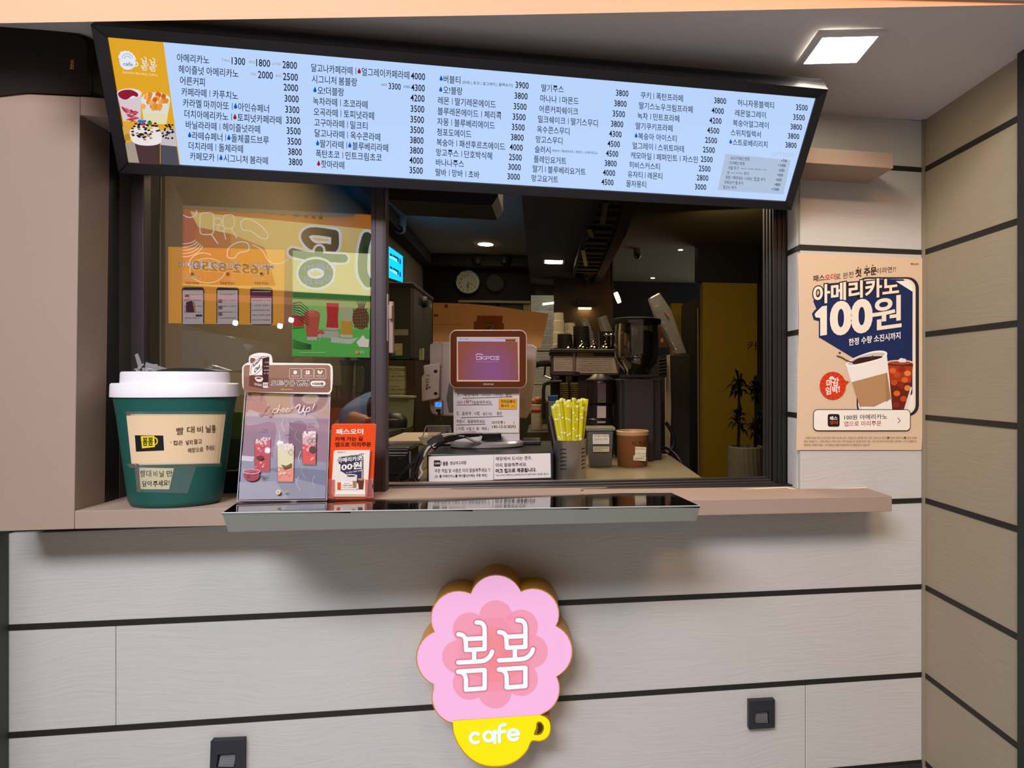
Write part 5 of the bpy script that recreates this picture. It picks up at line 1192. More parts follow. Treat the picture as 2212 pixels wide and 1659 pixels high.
# ================================================================ sales terminal
TY = .40
ps = empty('sales_terminal', P(1050, 968, .4), 'sales terminal with customer display coloured by an orange reflection on a white stand, on the drawer', 'sales terminal')
CRM = mat('#b5a69c', .5, bump=.03, bs=100, name='cream_plastic')
zz = zt2
cb2 = P(1050, 962, TY); 
m = MB(); rb = 73 * (TY + 1.6) / F
m.lathe([(rb * 1.0, zz), (rb * 1.06, zz + .004), (rb * 1.06, zz + .014), (rb * .98, zz + .02)], V((P(1051, 960, TY).x, TY + .03, 0)), 40, 1, .62, m=mat('#a29c98', .25, metal=.4)); m.build('base', parent=ps, smooth=30)
m = MB(); a = P(980, 835, TY); b = P(1122, 946, TY); m.box(a.x, b.x, TY + .02, TY + .032, zz + .018, P(1050, 830, TY).z, mat('#cfc4c4', .5)); m.build('stand_plate', parent=ps, bevel=.002)
m = MB(); m.px([(979, 838), (1122, 840), (1120, 935), (980, 935)], TY + .018, .0015, mat('#dcd2d4', .6)); m.build('handwritten_sheet', parent=ps)
d = Pr(SY(TY + .018), (820, 700, 4.6075)); H = '#2c242a'
for t, a, b, h_ in (('1.', (778, 722), (800, 722), 34), ('매장에서', (836, 722), (976, 722), 34), ('드시고', (1020, 718), (1104, 718), 32), ('가시는', (1144, 718), (1226, 720), 34), ('분은', (1254, 724), (1314, 722), 36), ('미리', (772, 798), (824, 798), 34), ('말씀해주세요.', (934, 800), (1120, 794), 36),
                   ('2.', (766, 904), (794, 904), 32), ('음료에', (820, 908), (908, 906), 36), ('시럽', (940, 906), (992, 906), 34), ('넣으시는', (1028, 910), (1122, 908), 34), ('분은', (1166, 906), (1216, 906), 34), ('주문시', (766, 986), (842, 986), 34), ('말씀해주세요.', (878, 986), (1052, 986), 34),
                   ('( 시럽,', (764, 1060), (846, 1060), 36), ('시럽', (862, 1058), (910, 1058), 32), ('X', (924, 1056), (944, 1056), 28), ('로', (962, 1056), (990, 1056), 28), ('제공 )', (1014, 1060), (1086, 1060), 36)): d.text(H, t, a, b, h_, -.002)
d.text('#8a2a34', '(꼭*)', (840, 806), (926, 800), 50, .0)
for c_, a, b in ((H, (830, 738), (1320, 724)), ('#8a2a34', (768, 806), (1124, 802)), (H, (814, 932), (1228, 918)), (H, (764, 1004), (1054, 996)), ('#8a2a34', (850, 1074), (956, 1070))): d.stroke(c_, [a, b], 4)
d.build('sheet_lettering', parent=ps)
m = MB(); m.px([(1077, 861), (1117, 860.5), (1116.5, 884), (1077, 884)], TY + .016, .001, mat('#e2a516', .5)); m.build('yellow_sticker', parent=ps)
m = MB(); m.px([(1062, 904), (1121, 903), (1121, 935), (1062, 935)], TY + .016, .001, mat('#e2d6cc', .6)); m.build('account_note', parent=ps)
d = Pr(SY(TY + .016), (820, 700, 4.6075)); d.text('#2c1c10', '카카오페이', (1206, 786), (1346, 786), 30, .02); d.text('#2c1c10', '됩니다', (1208, 826), (1288, 826), 28, .01); d.fake('#2c1c10', 1308, 816, 1344, 8)
d.text(H, '대구은행 (          )', (1118, 1000), (1340, 994), 34, .01); d.text(H, '140-13-018293', (1120, 1036), (1354, 1034), 28, .01); d.build('note_lettering', parent=ps)
# customer display
cd_ = TY + .0
out = rr(971, 712.5, 1138, 838.5, 15)
m = MB(); m.px(out, cd_ - .018, .03, mat('#d9bfb4', .4)); m.build('display_case', parent=ps, bevel=.002)
m = MB(); m.px(rr(973, 714.5, 1136, 836.5, 13), cd_ - .0195, .0018, mat('#5e2a0c', .5, spec=.12, name='orange_reflection_glass')); m.build('bezel_glass', parent=ps)  # black glass coloured brown to carry the orange surroundings it reflects
scr = bpy.data.materials.new('screen_purple'); scr.use_nodes = True; nt = scr.node_tree; pb = nt.nodes['Principled BSDF']; tcx = nt.nodes.new('ShaderNodeTexCoord'); gr = nt.nodes.new('ShaderNodeTexGradient'); gr.gradient_type = 'SPHERICAL'
mp = nt.nodes.new('ShaderNodeMapping'); cpt = P(1062, 800, cd_) - WL[ps.name]; sc_ = 9.5
mp.inputs['Scale'].default_value = (sc_, sc_, sc_); mp.inputs['Location'].default_value = (-cpt.x * sc_, -cpt.y * sc_, -cpt.z * sc_)
nt.links.new(tcx.outputs['Object'], mp.inputs[0]); nt.links.new(mp.outputs[0], gr.inputs[0]); rp = nt.nodes.new('ShaderNodeValToRGB'); nt.links.new(gr.outputs[0], rp.inputs[0])
rp.color_ramp.elements[0].color = (*lin('#94503c'), 1); rp.color_ramp.elements[1].color = (*lin('#8e5a96'), 1); nt.links.new(rp.outputs[0], pb.inputs['Emission Color']); pb.inputs['Emission Strength'].default_value = .75; pb.inputs['Base Color'].default_value = (.02, .01, .01, 1); pb.inputs['Roughness'].default_value = .15
d = Pr(SY(cd_ - .0195), (820, 700, 4.6075)); d.rect('#e6b49a:.6', 768, 128, 1392, 572); d.poly(scr, [(778, 140), (1372, 145), (1382, 560), (782, 556)]); d.poly('#c0b4d8:.65', [(778, 136), (1370, 150), (1370, 176), (778, 172)]); d.rect('#8a4a20:.4', 1252, 152, 1354, 174); d.fake('#5a4a6a:.2', 792, 144, 880, 8)
W4 = '#d8c8e0:.8'
for k, pts in enumerate(([(962, 322), (1000, 322), (1002, 352), (964, 352)],)): d.stroke(W4, pts, 6, True)
for s_ in ([(1014, 320), (1014, 354)], [(1046, 320), (1018, 336), (1048, 354)], [(1060, 354), (1060, 322), (1092, 322), (1094, 340), (1062, 341)], [(1106, 322), (1142, 322), (1142, 352), (1106, 352), (1106, 322)], [(1190, 322), (1156, 322), (1156, 337), (1188, 338), (1188, 353), (1154, 353)], cat_([(958, 306), (985, 296), (1028, 306)], 5)): d.stroke(W4, s_, 6)
d.text('#b890c0:.6', 'No.1 Total Solution Provider', (965, 378), (1188, 380), 12); d.text('#d8c4b4:.5', 'OKPOS', (1030, 606), (1134, 608), 16, .02); d.build('display_image', parent=ps)
# staff-side monitor
MY = .56
m = MB(); m.px([(929, 744), (940, 738), (1150, 744), (1161, 751), (1158, 790), (1146, 890), (1138, 904), (945, 898), (932, 893), (928, 880)], MY, .045, CRM); m.build('monitor_back', parent=ps, bevel=.006, seg=3)
m = MB(); m.px([(929, 744), (955, 738), (955, 792), (929, 800)], MY - .004, .004, mat('#a89a92', .5)); m.build('monitor_seam', parent=ps)
for k in range(24): m = MB(); y_ = 827 + k * 2.7; x0_ = 966 + 6 * abs(k - 12) / 12 - 2; m.px([(x0_, y_), (990, y_ + .3), (990, y_ + 1.6), (x0_, y_ + 1.3)], MY - .003, .003, mat('#6a5e58', .6)); m.build('vent_slot', parent=ps)
d = Pr(SY(MY), (820, 700, 4.6075))
for r_ in range(8):
    for c_ in range(5): d.poly('#7a6e66', ell(1410 + c_ * 10, 745 + r_ * 13, 2.6, n=6))
d.build('speaker_holes', parent=ps)
m = MB(); c = P(1060, 860, MY - .02); m.tube([P(1060, 935, MY - .02), P(1060, 880, MY), P(1060, 850, MY + .01)], .03, 12, CRM); m.build('monitor_neck', parent=ps)
m = MB(); m.px([(1038, 936), (1082, 935), (1084, 951), (1040, 953)], TY - .02, .02, mat('#100f12', .2)); m.build('card_slot', parent=ps, bevel=.002)
e = empty('card_reader', P(930, 868, MY - .03), 'cream card reader with black studs hung beside the white monitor', 'card reader')
m = MB(); m.px([(914, 790), (948, 784), (947, 860), (940, 862), (911, 867), (910, 815), (916, 808)], MY - .04, .035, mat('#c2b2a8', .5)); m.build('body', parent=e, bevel=.003)
d = Pr(SY(MY - .041), (820, 780, 5.92)); 
for y_ in (130, 415): d.poly('#141214', ell(716, y_, 24, 20))
d.stroke('#1e1a1c', arc(614, 252, 20, 30, 330, 14), 6); d.stroke('#1e1a1c', [(590, 180), (632, 180)], 4); d.stroke('#1e1a1c', [(620, 172), (632, 196)], 4); d.fake('#3a3436', 590, 292, 612, 30); d.fake('#5a5254', 590, 326, 640, 26); d.poly('#2a2426', [(590, 345), (610, 345), (610, 365), (590, 365)]); d.build('reader_marks', parent=e)
e = ps
m = MB(); m.px(rr(937, 864, 955, 894, 2), MY - .02, .02, mat('#a89c96', .5)); m.build('port_housing', parent=e, bevel=.001)
d = Pr(SY(MY - .02), (820, 700, 4.6075)); d.poly('#4aa0ff:.95', rr(555, 778, 616, 826, 8)); d.stroke('#1c3c8a:.4', [(575, 815), (588, 800), (600, 788)], 5); d.poly('#141214', [(560, 848), (610, 848), (606, 880), (560, 872)]); d.build('lit_port_face', parent=e)
m = MB(); m.tube(cat_([P(948, 890, MY - .03), P(950, 902, MY - .03), P(958, 918, MY - .04), P(966, 935, MY - .06), P(960, 950, MY - .1)], 4), .004, 8, mat('#121114', .5)); m.build('cable', parent=e)
# kraft paper
m = MB(); k1 = cat_([(935, 654), (980, 655), (1020, 657), (1075, 662), (1130, 670), (1185, 678)], 4); k2 = [(1168, 750), (935, 753)]
m.px(k1 + k2, MY + .06, .003, mat('#f0b474', .75, bump=.1, bs=60, var=.05, vs=8, name='kraft_paper')); kp = m.build('kraft_sheet', label='large brown kraft paper sheet hung behind the sales terminal', cat='paper sheet')
d = Pr(SY(MY + .06), (820, 560, 7.21)); d.rect('#8e4c1c', 1010, 704, 1064, 756); d.rect('#96521f', 846, 855, 912, 894); d.stroke('#8e4c1c', [(838, 1015), (1290, 1018)], 4); d.tr = (820, 400, 5.027); d.poly('#98521e', [(1060, 1416), (1338, 1420), (1330, 1500), (1350, 1500), (1350, 1640), (1020, 1640), (1022, 1480), (1050, 1482)]); d.build('tape_patch', parent=kp)
m = MB(); m.tube([P(1055, 708, MY + .04), P(1055, 714, MY + .03), P(1062, 712, MY + .03), P(1066, 704, MY + .04)], .004, 6, mat('#4a4a38', .3, metal=.6)); m.tube([P(1050, 702, MY + .045), P(1066, 702, MY + .045)], .004, 6, mat('#6a5a38', .3, metal=.6)); m.build('metal_clip', label='small metal clip on the kraft paper above the display', cat='clip')
# name-card stand, tray and boxes left of the terminal
m = MB(); AC = glass_mat('clear_acrylic_box', .1, (.9, .88, .84), .05, .1)
m.px([(922, 920), (972, 921), (975, 945), (925, 944)], .5, .002, AC); e = empty('card_stand', P(940, 958, .5), 'clear acrylic card stand on a cream foot beside the terminal', 'card stand'); m.build('clear_panel', parent=e)
m = MB(); m.tube([P(921, 920, .5), P(972, 920, .5), P(976, 946, .5)], .002, 6, mat('#b0a890', .2)); m.tube([P(921, 920, .5), P(912, 945, .48)], .002, 6, mat('#b0a890', .2)); m.build('panel_edge', parent=e)
m = MB(); m.px([(902, 944), (975, 942), (975, 960), (915, 962)], .48, .05, mat('#b8aa94', .5)); m.box(P(915, 960, .5).x, P(970, 960, .5).x, .5, .54, zt2 + .0, P(940, 958, .5).z, mat('#a89a88', .5)); m.build('foot', parent=e, bevel=.003)
z3 = P(870, 959, .62).z
wt = empty('white_box', P(870, 1040, .62), 'low cream box behind the black receipt printer', 'box'); m = MB(); a = P(828, 959, .62); b = P(913, 959, .62); m.box(a.x, b.x, .62, .95, CZ, z3, mat('#a89c8c', .5)); m.build('body', parent=wt, bevel=.004); m = MB(); m.box(a.x - .005, b.x + .01, .61, .96, z3, z3 + .012, mat('#c0b2a4', .5)); m.build('lid', parent=wt, bevel=.003)
pn = empty('receipt_printer', P(858, 1043, .28), 'black receipt printer at the left corner of the open window', 'printer')
a = P(824, 967, .28); b = P(885, 1043, .28); m = MB(); m.box(a.x, b.x, .28, .42, CZ, a.z, mat('#1a181a', .35)); m.build('body', parent=pn, bevel=.008, seg=3)
m = MB(); m.px([(824, 977), (880, 977), (880, 980), (824, 980)], .277, .004, mat('#a09490', .3)); m.px([(884, 975), (886.5, 975), (886, 1040), (884, 1040)], .277, .01, mat('#b8b0b0', .2, metal=.5)); m.build('bright_trim', parent=pn)
m = MB(); m.px([(824, 983), (878, 983), (878, 1026), (824, 1026)], .276, .006, mat('#232126', .3)); m.build('front_panel', parent=pn, bevel=.002)
d = Pr(SY(.276), (820, 780, 5.92)); d.poly('#5a5450', [(230, 1238), (282, 1238), (262, 1256)]); d.poly('#8a8480', [(205, 1498), (250, 1498), (250, 1560), (205, 1560)]); d.poly('#141214', [(215, 1520), (240, 1510), (245, 1560), (212, 1560)]); d.build('port_plate', parent=pn)
# cables
cm = [mat('#141214', .5), mat('#b8aca0', .5)]
cbs = [([(1040, 938), (1010, 938), (985, 940), (958, 948), (935, 956), (915, 972), (902, 990), (888, 1005), (872, 1020), (862, 1036)], 0), ([(1035, 940), (1000, 944), (970, 952), (940, 960), (918, 975), (905, 1000), (900, 1025), (906, 1040)], 0), ([(1038, 936), (1000, 936), (965, 940), (948, 950), (925, 968), (914, 990), (908, 1010), (912, 1022), (904, 1034)], 1),
       ([(930, 958), (908, 978), (896, 996), (880, 1008), (868, 1024), (856, 1038)], 0), ([(932, 962), (916, 985), (902, 1012), (884, 1038), (850, 1043), (832, 1040)], 0), ([(928, 966), (905, 985), (895, 1010), (892, 1030), (900, 1041)], 0), ([(1040, 942), (1036, 952), (1025, 953), (1005, 944), (975, 938), (955, 940)], 1), ([(990, 945), (962, 950), (944, 956), (930, 964)], 0)]
labs = ['black cable looping from the terminal down to the printer', 'black cable falling steeply between printer and drawer', 'cream cable hanging in a loop beside the drawer', 'short black cable end at the printer ports', 'black cable trailing along the counter under the printer', 'black cable curled tight against the drawer side', 'cream cable curving over the terminal base', 'black cable bundle knot beside the card stand']
for i, (pts, c_) in enumerate(cbs):
    Yc = lambda x: .22 if x < 925 else .22 + (x - 925) * .0012
    p3 = cat_([tuple(P(x, y, Yc(x))) for x, y in pts], 4); p3 = [V((p[0], p[1], max(p[2], CZ + .004 if p[0] < P(922, 1000, DY).x else zt2 + .004))) for p in p3]
    m = MB(); m.tube(p3, .0042 if c_ == 0 else .0038, 8, cm[c_]); m.build('cable', label=labs[i], cat='cable', group='terminal cables', smooth=60)
e = empty('cable_tie', P(938, 957, .23), 'black rubber sleeve with white letters bundling the cables', 'cable sleeve'); m = MB(); m.tube([P(930, 964, .235), P(942, 954, .24), P(955, 950, .25)], .017, 10, mat('#0e0e10', .6)); m.build('sleeve', parent=e); d = Pr(SY(.215), (820, 780, 5.92)); d.stroke('#d8d8dc', [(680, 1075), (690, 1105), (715, 1100)], 7); d.stroke('#d8d8dc', [(672, 1080), (715, 1055)], 7); d.build('sleeve_mark', parent=e)
# ================================================================ straw cup
SYY = .30
cs = P(1231, 1000, SYY); k2 = (cs - CAM).dot(V((SA, CA, 0))) / F; Z2 = lambda py: 1.5 + (822 - py) * k2
sc = empty('straw_holder', V((cs.x, SYY, CZ)), 'ribbed stainless steel cup full of yellow straws on the counter', 'straw holder')
rs = 35.5 * k2; zt3 = Z2(949)
m = MB(); m.lathe([(rs * .97, CZ), (rs, CZ + .004), (rs, zt3 - .002), (rs * 1.03, zt3), (rs * .95, zt3), (rs * .94, CZ + .006)], V((cs.x, SYY, 0)), 44, m=mat('#b0aaa2', .33, metal=.85, bump=.04, bs=120, stretch=(1, 1, 8), name='cup_steel'), cap=False); m.lathe([(rs * .95, CZ + .003), (rs * .95, CZ + .005)], V((cs.x, SYY, 0)), 44, m=mat('#9a948c', .28, metal=1)); m.build('cup', parent=sc, smooth=40)
for x0_, x1_ in ((1210, 1222), (1255, 1262)):
    for k in range(6):
        m = MB(); y_ = 967 + k * 8.2; pts = []
        for t in range(5):
            px_ = x0_ + (x1_ - x0_) * t / 4; u = (px_ - 1231) / 35.5; X = cs.x + u * rs; Yq = SYY - rs * math.sqrt(max(0, 1 - u * u)) - .0006; pts.append((X, Yq, Z2(y_ + (2 if t in (0,) else 0))))
        m.tube(pts, .0014, 6, mat('#14120f', .4)); m.build('slot', parent=sc)
rnd = random.Random(11)
YEL = [mat(c, .35, trans=.15) for c in ('#e6dc30', '#ded428', '#ece458', '#d6ca20')]
WHM = mat('#f4f2c8', .4)
for i in range(42):
    u = -1 + 2 * ((i % 14) + .5 + rnd.uniform(-.25, .25)) / 14; row = i // 14 - 1; hw = math.sqrt(max(.05, 1 - (row * .55) ** 2))
    A = P(1236 + 16 * u * hw, 1000, SYY + row * .022); A.z = CZ + .012; B = P(1228 + 35 * u + rnd.uniform(-3, 3), rnd.uniform(864, 884), SYY + row * .032 + rnd.uniform(-.006, .006))
    m = MB(); m.tube([A, B], .0052, 7, YEL[i % 4])
    for t in (.6, .84):
        c = A.lerp(B, t + rnd.uniform(-.05, .05)); m.box(c.x - .0026, c.x + .0026, c.y - .006, c.y - .0053, c.z - .0024, c.z + .0024, WHM)
    c = B + V((0, 0, 0)); m.tube([B, B + (B - A).normalized() * .006], .0058, 6, mat('#f0ea90', .4))
    m.build('straw', label='yellow paper-wrapped straw standing in the steel cup', cat='straw', group='yellow straws in the steel cup')
for i in range(5):
    A = V((cs.x - rs * .5 + .004 * i, SYY - .01, CZ + .012)); B = V((P(1187 + i * 5, 905 - i * 3, SYY - .02).x, SYY - .02, Z2(898 + i * 4))); m = MB(); m.tube([A, B], .0036, 7, mat(['#5a5450', '#2a2626'][i % 2], .3)); m.build('black_straw', label='thin dark wrapped straw leaning out left of the yellow straws', cat='straw', group='dark straws in the steel cup')
A = V((cs.x + rs * .5, SYY, CZ + .02)); B = P(1268, 862, SYY); m = MB(); m.tube([A, B], .0052, 8, YEL[0]); m.build('straw', label='single yellow straw leaning far right and higher than the rest', cat='straw')
# ================================================================ tubs
TBY = .62
def px_lathe(mb_, prof, cx, Y, z0, m_, sx=1, seg=36, cap=True):
    c = P(cx, 822, Y); k = (c - CAM).dot(V((SA, CA, 0))) / F
    mb_.lathe([(r * k, z0 if y is None else 1.5 + (822 - y) * k) for r, y in prof], V((c.x, Y, 0)), seg, 1, sx, m=m_, cap=cap); return k
e = empty('square_tub', P(1297, 1006, TBY), 'greyish translucent square tub with two white labels beside the straws', 'tub')
a, b = P(1269, 929, TBY), P(1324, 1006, TBY); GP = mat('#6a665c', .3, trans=.25, name='smoky_plastic')
m = MB(); q0 = [(a.x + .006, TBY), (b.x - .004, TBY), (b.x - .004, TBY + .07), (a.x + .006, TBY + .07)]; q1 = [(a.x, TBY - .004), (b.x + .002, TBY - .004), (b.x + .002, TBY + .08), (a.x, TBY + .08)]
m.hexa([V((x, y, CZ)) for x, y in q0], [V((x, y, a.z)) for x, y in q1], GP); m.build('body', parent=e, bevel=.006, seg=3)
m = MB(); z4 = P(1297, 929, TBY).z; m.box(a.x - .006, b.x + .008, TBY - .01, TBY + .086, z4 - .002, P(1297, 923, TBY).z, mat('#77735f', .35)); m.build('lid', parent=e, bevel=.002)
d = Pr(SY(TBY - .008), (1150, 640, 3.95)); d.poly('#d8d0c0', rr(515, 1178, 656, 1262, 6)); d.text('#2a2420', '에이블런 카페라떼', (530, 1202), (652, 1200), 18, .0); d.text('#2a2420', '(샷 4→3, 2샷)', (532, 1234), (640, 1230), 22, .0); d.poly('#cabf9e', rr(518, 1282, 656, 1328, 5)); d.fake('#5a5038', 528, 1292, 646, 8); d.fake('#5a5038', 528, 1308, 600, 8); d.build('label', parent=e)
e = empty('round_tub', P(1366, 1007, TBY), 'brown round tub with cream rim and handwritten labels on the counter', 'tub')
BRM = mat('#7a4c2a', .4, trans=.1, name='brown_plastic')
m = MB(); k = px_lathe(m, [(31, None), (32.5, 1003), (34, 936)], 1366, TBY + .03, CZ, BRM); m.build('body', parent=e, smooth=40)
m = MB(); px_lathe(m, [(34.2, 940), (36, 938), (36, 931), (34.5, 929.5), (30, 930), (29, 936)], 1366, TBY + .03, CZ, mat('#b08a5e', .4)); m.build('rim', parent=e, smooth=40)
d = Pr(SY(TBY + .03 - 34.2 * k), (1150, 640, 3.95)); d.text('#1c120a', '디 카페', (853, 1272), (975, 1268), 32, .0); d.poly('#d8ccb0', [(878, 1284), (972, 1288), (968, 1362), (876, 1358)]); d.poly('#cdc2a6', [(864, 1356), (970, 1366), (968, 1406), (860, 1400)])
for t, a_, b_, h_ in (('마스카포네', (884, 1312), (964, 1314), 18), ('(10% 반)', (884, 1352), (966, 1352), 18), ('2/24까지', (872, 1394), (950, 1396), 20)): d.text('#2a2018', t, a_, b_, h_, 0)
d.build('label', parent=e)
# ================================================================ grinders
GY = .86
e = empty('coffee_grinder', P(1380, 1000, GY), 'tall black coffee grinder with big clear hopper full of beans', 'coffee grinder')
m = MB(); a, b = P(1349, 819, GY - .1), P(1413, 1000, GY - .1); zc = CZ
m.box(a.x, b.x, GY - .1, GY + .05, zc, a.z, mat('#332c2f', .4, metal=.3)); m.build('front_column', parent=e, bevel=.004)
a3, b3 = P(1338, 818, GY - .06), P(1430, 1000, GY - .06); m = MB(); m.box(a3.x, b3.x, GY - .06, GY + .12, zc, a3.z, BKP); m.build('body', parent=e, bevel=.006)
m = MB(); px_lathe(m, [(52, 700), (53, 697), (53, 691), (49, 689), (20, 688.5)], 1375, GY, 0, BKP); m.build('hopper_lid', parent=e, smooth=40)
HOP = glass_mat('hopper_plastic', .09, (.8, .78, .74), .03)
m = MB(); px_lathe(m, [(46, 700), (48, 722), (48, 765), (43, 785), (30, 800), (24, 815)], 1375, GY, 0, HOP, cap=False); m.build('hopper', parent=e, smooth=40)
m = MB(); px_lathe(m, [(22, 815), (28, 800), (41, 785), (46, 765), (46, 724), (40, 718), (22, 714), (2, 713)], 1375, GY, 0, mat('#1d110e', .6, bump=1, bs=260, name='coffee_beans')); o = m.build('coffee_beans', parent=e); o['kind'] = 'stuff'
m = MB(); m.px([(1362, 692), (1390, 692), (1389, 764), (1365, 764)], GY - .1 - .02, .002, glass_mat('pale_strip', .05, (.8, .75, .8), .2, .12)); m.px([(1358, 690), (1390, 690), (1390, 697), (1358, 697)], GY - .122, .003, mat('#6a6070', .4)); m.build('sight_strip', parent=e)
m = MB(); px_lathe(m, [(13, 820), (13, 806)], 1375, GY - .02, 0, mat('#3a3a42', .2, metal=.8)); m.tube([P(1340, 813, GY - .1), P(1420, 812, GY - .1)], .006, 8, mat('#2a2a30', .3, metal=.5)); m.build('collar', parent=e)
e = empty('jar_grinder', P(1295, 925, .95), 'smaller black grinder with smoky glass jar, left of the tall grinder', 'coffee grinder')
m = MB(); px_lathe(m, [(31, 870), (31.5, 826), (30, 822)], 1297, .95, 0, mat('#251c1c', .15, coat=.3, trans=.1)); m.build('jar', parent=e, smooth=40)
m = MB(); px_lathe(m, [(32, 824), (32, 820), (24, 816), (16, 808)], 1297, .95, 0, BKP); m.build('jar_lid', parent=e, smooth=40)
m = MB(); px_lathe(m, [(27, 925), (27, 905), (25, 903), (25, 876), (30, 872)], 1297, .95, 0, BKP); px_lathe(m, [(27, None), (27, 920)], 1297, .95, CZ, BKP); m.build('motor_base', parent=e, smooth=40)
m = MB(); m.px([(1291, 828), (1309, 828), (1309, 870), (1291, 870)], .95 - .068, .002, mat('#5c4c4c', .3)); m.px([(1290, 877), (1309, 877), (1309, 903), (1290, 903)], .95 - .066, .003, mat('#b8a8a4', .3)); m.px([(1290, 910), (1308, 910), (1308, 914), (1290, 914)], .95 - .066, .003, mat('#988c88', .3)); m.build('bright_label', parent=e)
# dark cabinet right of the grinder
e = empty('black_cabinet', P(1470, 1035, 1.25), 'tall black cabinet with a pale front edge, right of the tall grinder', 'cabinet')
m = MB(); a, b = P(1447, 766, 1.25), P(1491, 1035, 1.25); m.box(a.x, b.x, 1.25, 1.75, 0, a.z, mat('#1c1615', .5)); m.build('body', parent=e, bevel=.003)
m = MB(); m.px([(1439, 768), (1447, 766), (1450, 880), (1447, 980), (1439, 985)], 1.24, .03, mat('#9a8c7c', .5)); m.build('front_edge', parent=e)
m = MB(); m.px([(1424, 772), (1440, 766), (1440, 815), (1424, 812)], 1.2, .04, mat('#1a1c1c', .4)); 
for k in range(5): m.px([(1424, 776 + k * 7), (1438, 774 + k * 7), (1438, 776 + k * 7), (1424, 778 + k * 7)], 1.195, .004, mat('#3a4240', .4))
m.build('side_grille', parent=e)
m = MB(); m.tube(cat_([P(1438, 912, 1.1), P(1452, 935, 1.1), P(1456, 960, 1.1), P(1442, 980, 1.1), P(1432, 975, 1.1)], 5), .008, 8, BKP); m.tube(cat_([P(1432, 965, 1.09), P(1452, 975, 1.09), P(1468, 992, 1.05), P(1474, 1004, 1.0)], 5), .006, 8, BKP); m.build('cabinet_cable', label='black power cable looping in front of the black cabinet', cat='cable', smooth=60)
# ================================================================ espresso machine with cups on top
EY = 1.35
em = empty('espresso_machine', P(1262, 900, EY), 'wide dark espresso machine with recipe notes on its front, behind the straws', 'espresso machine')
GRY = mat('#4e4648', .4, metal=.3, name='machine_grey')
m = MB(); a, b = P(1188, 754, EY), P(1336, 763, EY); m.box(a.x, b.x, EY - .02, EY + .4, b.z, a.z, BKP); m.build('cup_rack', parent=em, bevel=.003)
ztop = a.z
m = MB(); m.px(rr(1190, 762, 1338, 811, 6), EY, .38, GRY); m.build('front_panel', parent=em, bevel=.003)
m = MB(); m.px([(1248, 808), (1338, 808), (1338, 900), (1250, 900)], EY + .02, .3, mat('#382c30', .4, metal=.3)); m.px([(1190, 808), (1338, 808), (1338, 905), (1190, 905)], EY + .22, .16, BKP); m.build('body', parent=em)
zb2 = P(1262, 903, EY).z
m = MB(); m.box(a.x, b.x, EY - .03, EY + .4, zb2 - .04, zb2, BKP); m.build('drip_base', parent=em)
for x_ in (1205, 1232):
    m = MB(); c = P(x_, 812, EY + .06); m.lathe([(.03, -.03), (.032, .0)], c, 18, m=mat('#8a8478', .2, metal=1)); m.build('group_head', parent=em)
m = MB(); m.px([(1196, 769), (1242, 769), (1241, 802), (1196, 802)], EY - .002, .0015, mat('#b0a6a6', .6)); m.build('recipe_note', parent=em)
m = MB(); m.px([(1245, 768), (1326, 770), (1334, 806), (1244, 806)], EY - .002, .0015, mat('#9a8e8a', .6)); m.px([(1247, 762), (1282, 763), (1282, 768), (1247, 768)], EY - .003, .0015, mat('#b89a7c', .6)); m.build('recipe_note', parent=em)
d = Pr(SY(EY - .002))
for k in range(8): d.fake('#6a6468', 1198, 772 + k * 3.6, 1239, 1.3, k)
for k in range(8): d.fake('#5a5254', 1250 + (k % 2) * 6, 772 + k * 4, 1322, 1.4, k + 9)
d.build('note_print', parent=em)
m = MB(); m.px([(1237, 761), (1243, 761), (1243, 812), (1239, 812)], EY - .006, .006, mat('#8a8484', .3, metal=.6)); m.px([(1240, 803), (1252, 803), (1252, 812), (1240, 812)], EY - .01, .01, BKP); m.build('panel_seam', parent=em)
m = MB(); m.tube([P(1158, 788, EY - .1), P(1166, 785, EY - .08), P(1180, 784, EY), P(1192, 786, EY + .02)], .014, 10, BKP); m.build('portafilter_handle', parent=em, smooth=60)
m = MB(); m.tube([P(1178, 790, EY), P(1176, 812, EY), P(1190, 818, EY)], .005, 8, mat('#8a8888', .2, metal=1)); m.build('steam_lever', parent=em)
m = MB(); m.tube(cat_([P(1213, 824, EY - .06), P(1185, 826, EY - .06), P(1176, 832, EY - .06), P(1174, 850, EY - .06), P(1175, 905, EY - .06)], 4), .008, 8, BKP); m.build('steam_wand', parent=em, smooth=60)
m = MB(); m.box(a.x + .02, b.x, EY, EY + .38, .004, zb2 - .041, mat('#25221e', .6)); m.build('machine_counter', label='dark cabinet body carrying the espresso machine', cat='cabinet')
PC = mat('#a8a088', .6, name='paper_cup'); CC = glass_mat('clear_cup_plastic', .16, (.82, .8, .7), .08, .1)


def stack(name, label, cat, group, bx, by, tx, ty, r0, r1, n, m_, Y, ring=.0025, mw=None):
    """nested cups or lids standing on one another along a leaning axis"""
    A, B = P(bx, by, Y), P(tx, ty, Y); A.z = max(A.z, ztop + .001) if abs(A.z - ztop) < .03 else A.z; ax = B - A; L = ax.length; k = L / max(1, math.hypot(tx - bx, ty - by)); pr = []
    for i in range(n):
        t0 = L * i / n; t1 = L * (i + 1) / n; r = (r0 + (r1 - r0) * i / n) * k
        pr += [(r + ring, t0), (r + ring, t0 + (t1 - t0) * .3), (r, t0 + (t1 - t0) * .34), (r, t1 - .0002)]
    m = MB(); m.lathe(pr, A, 22, ax=ax, m=m_); return m.build(name, label=label, cat=cat, group=group, smooth=40)


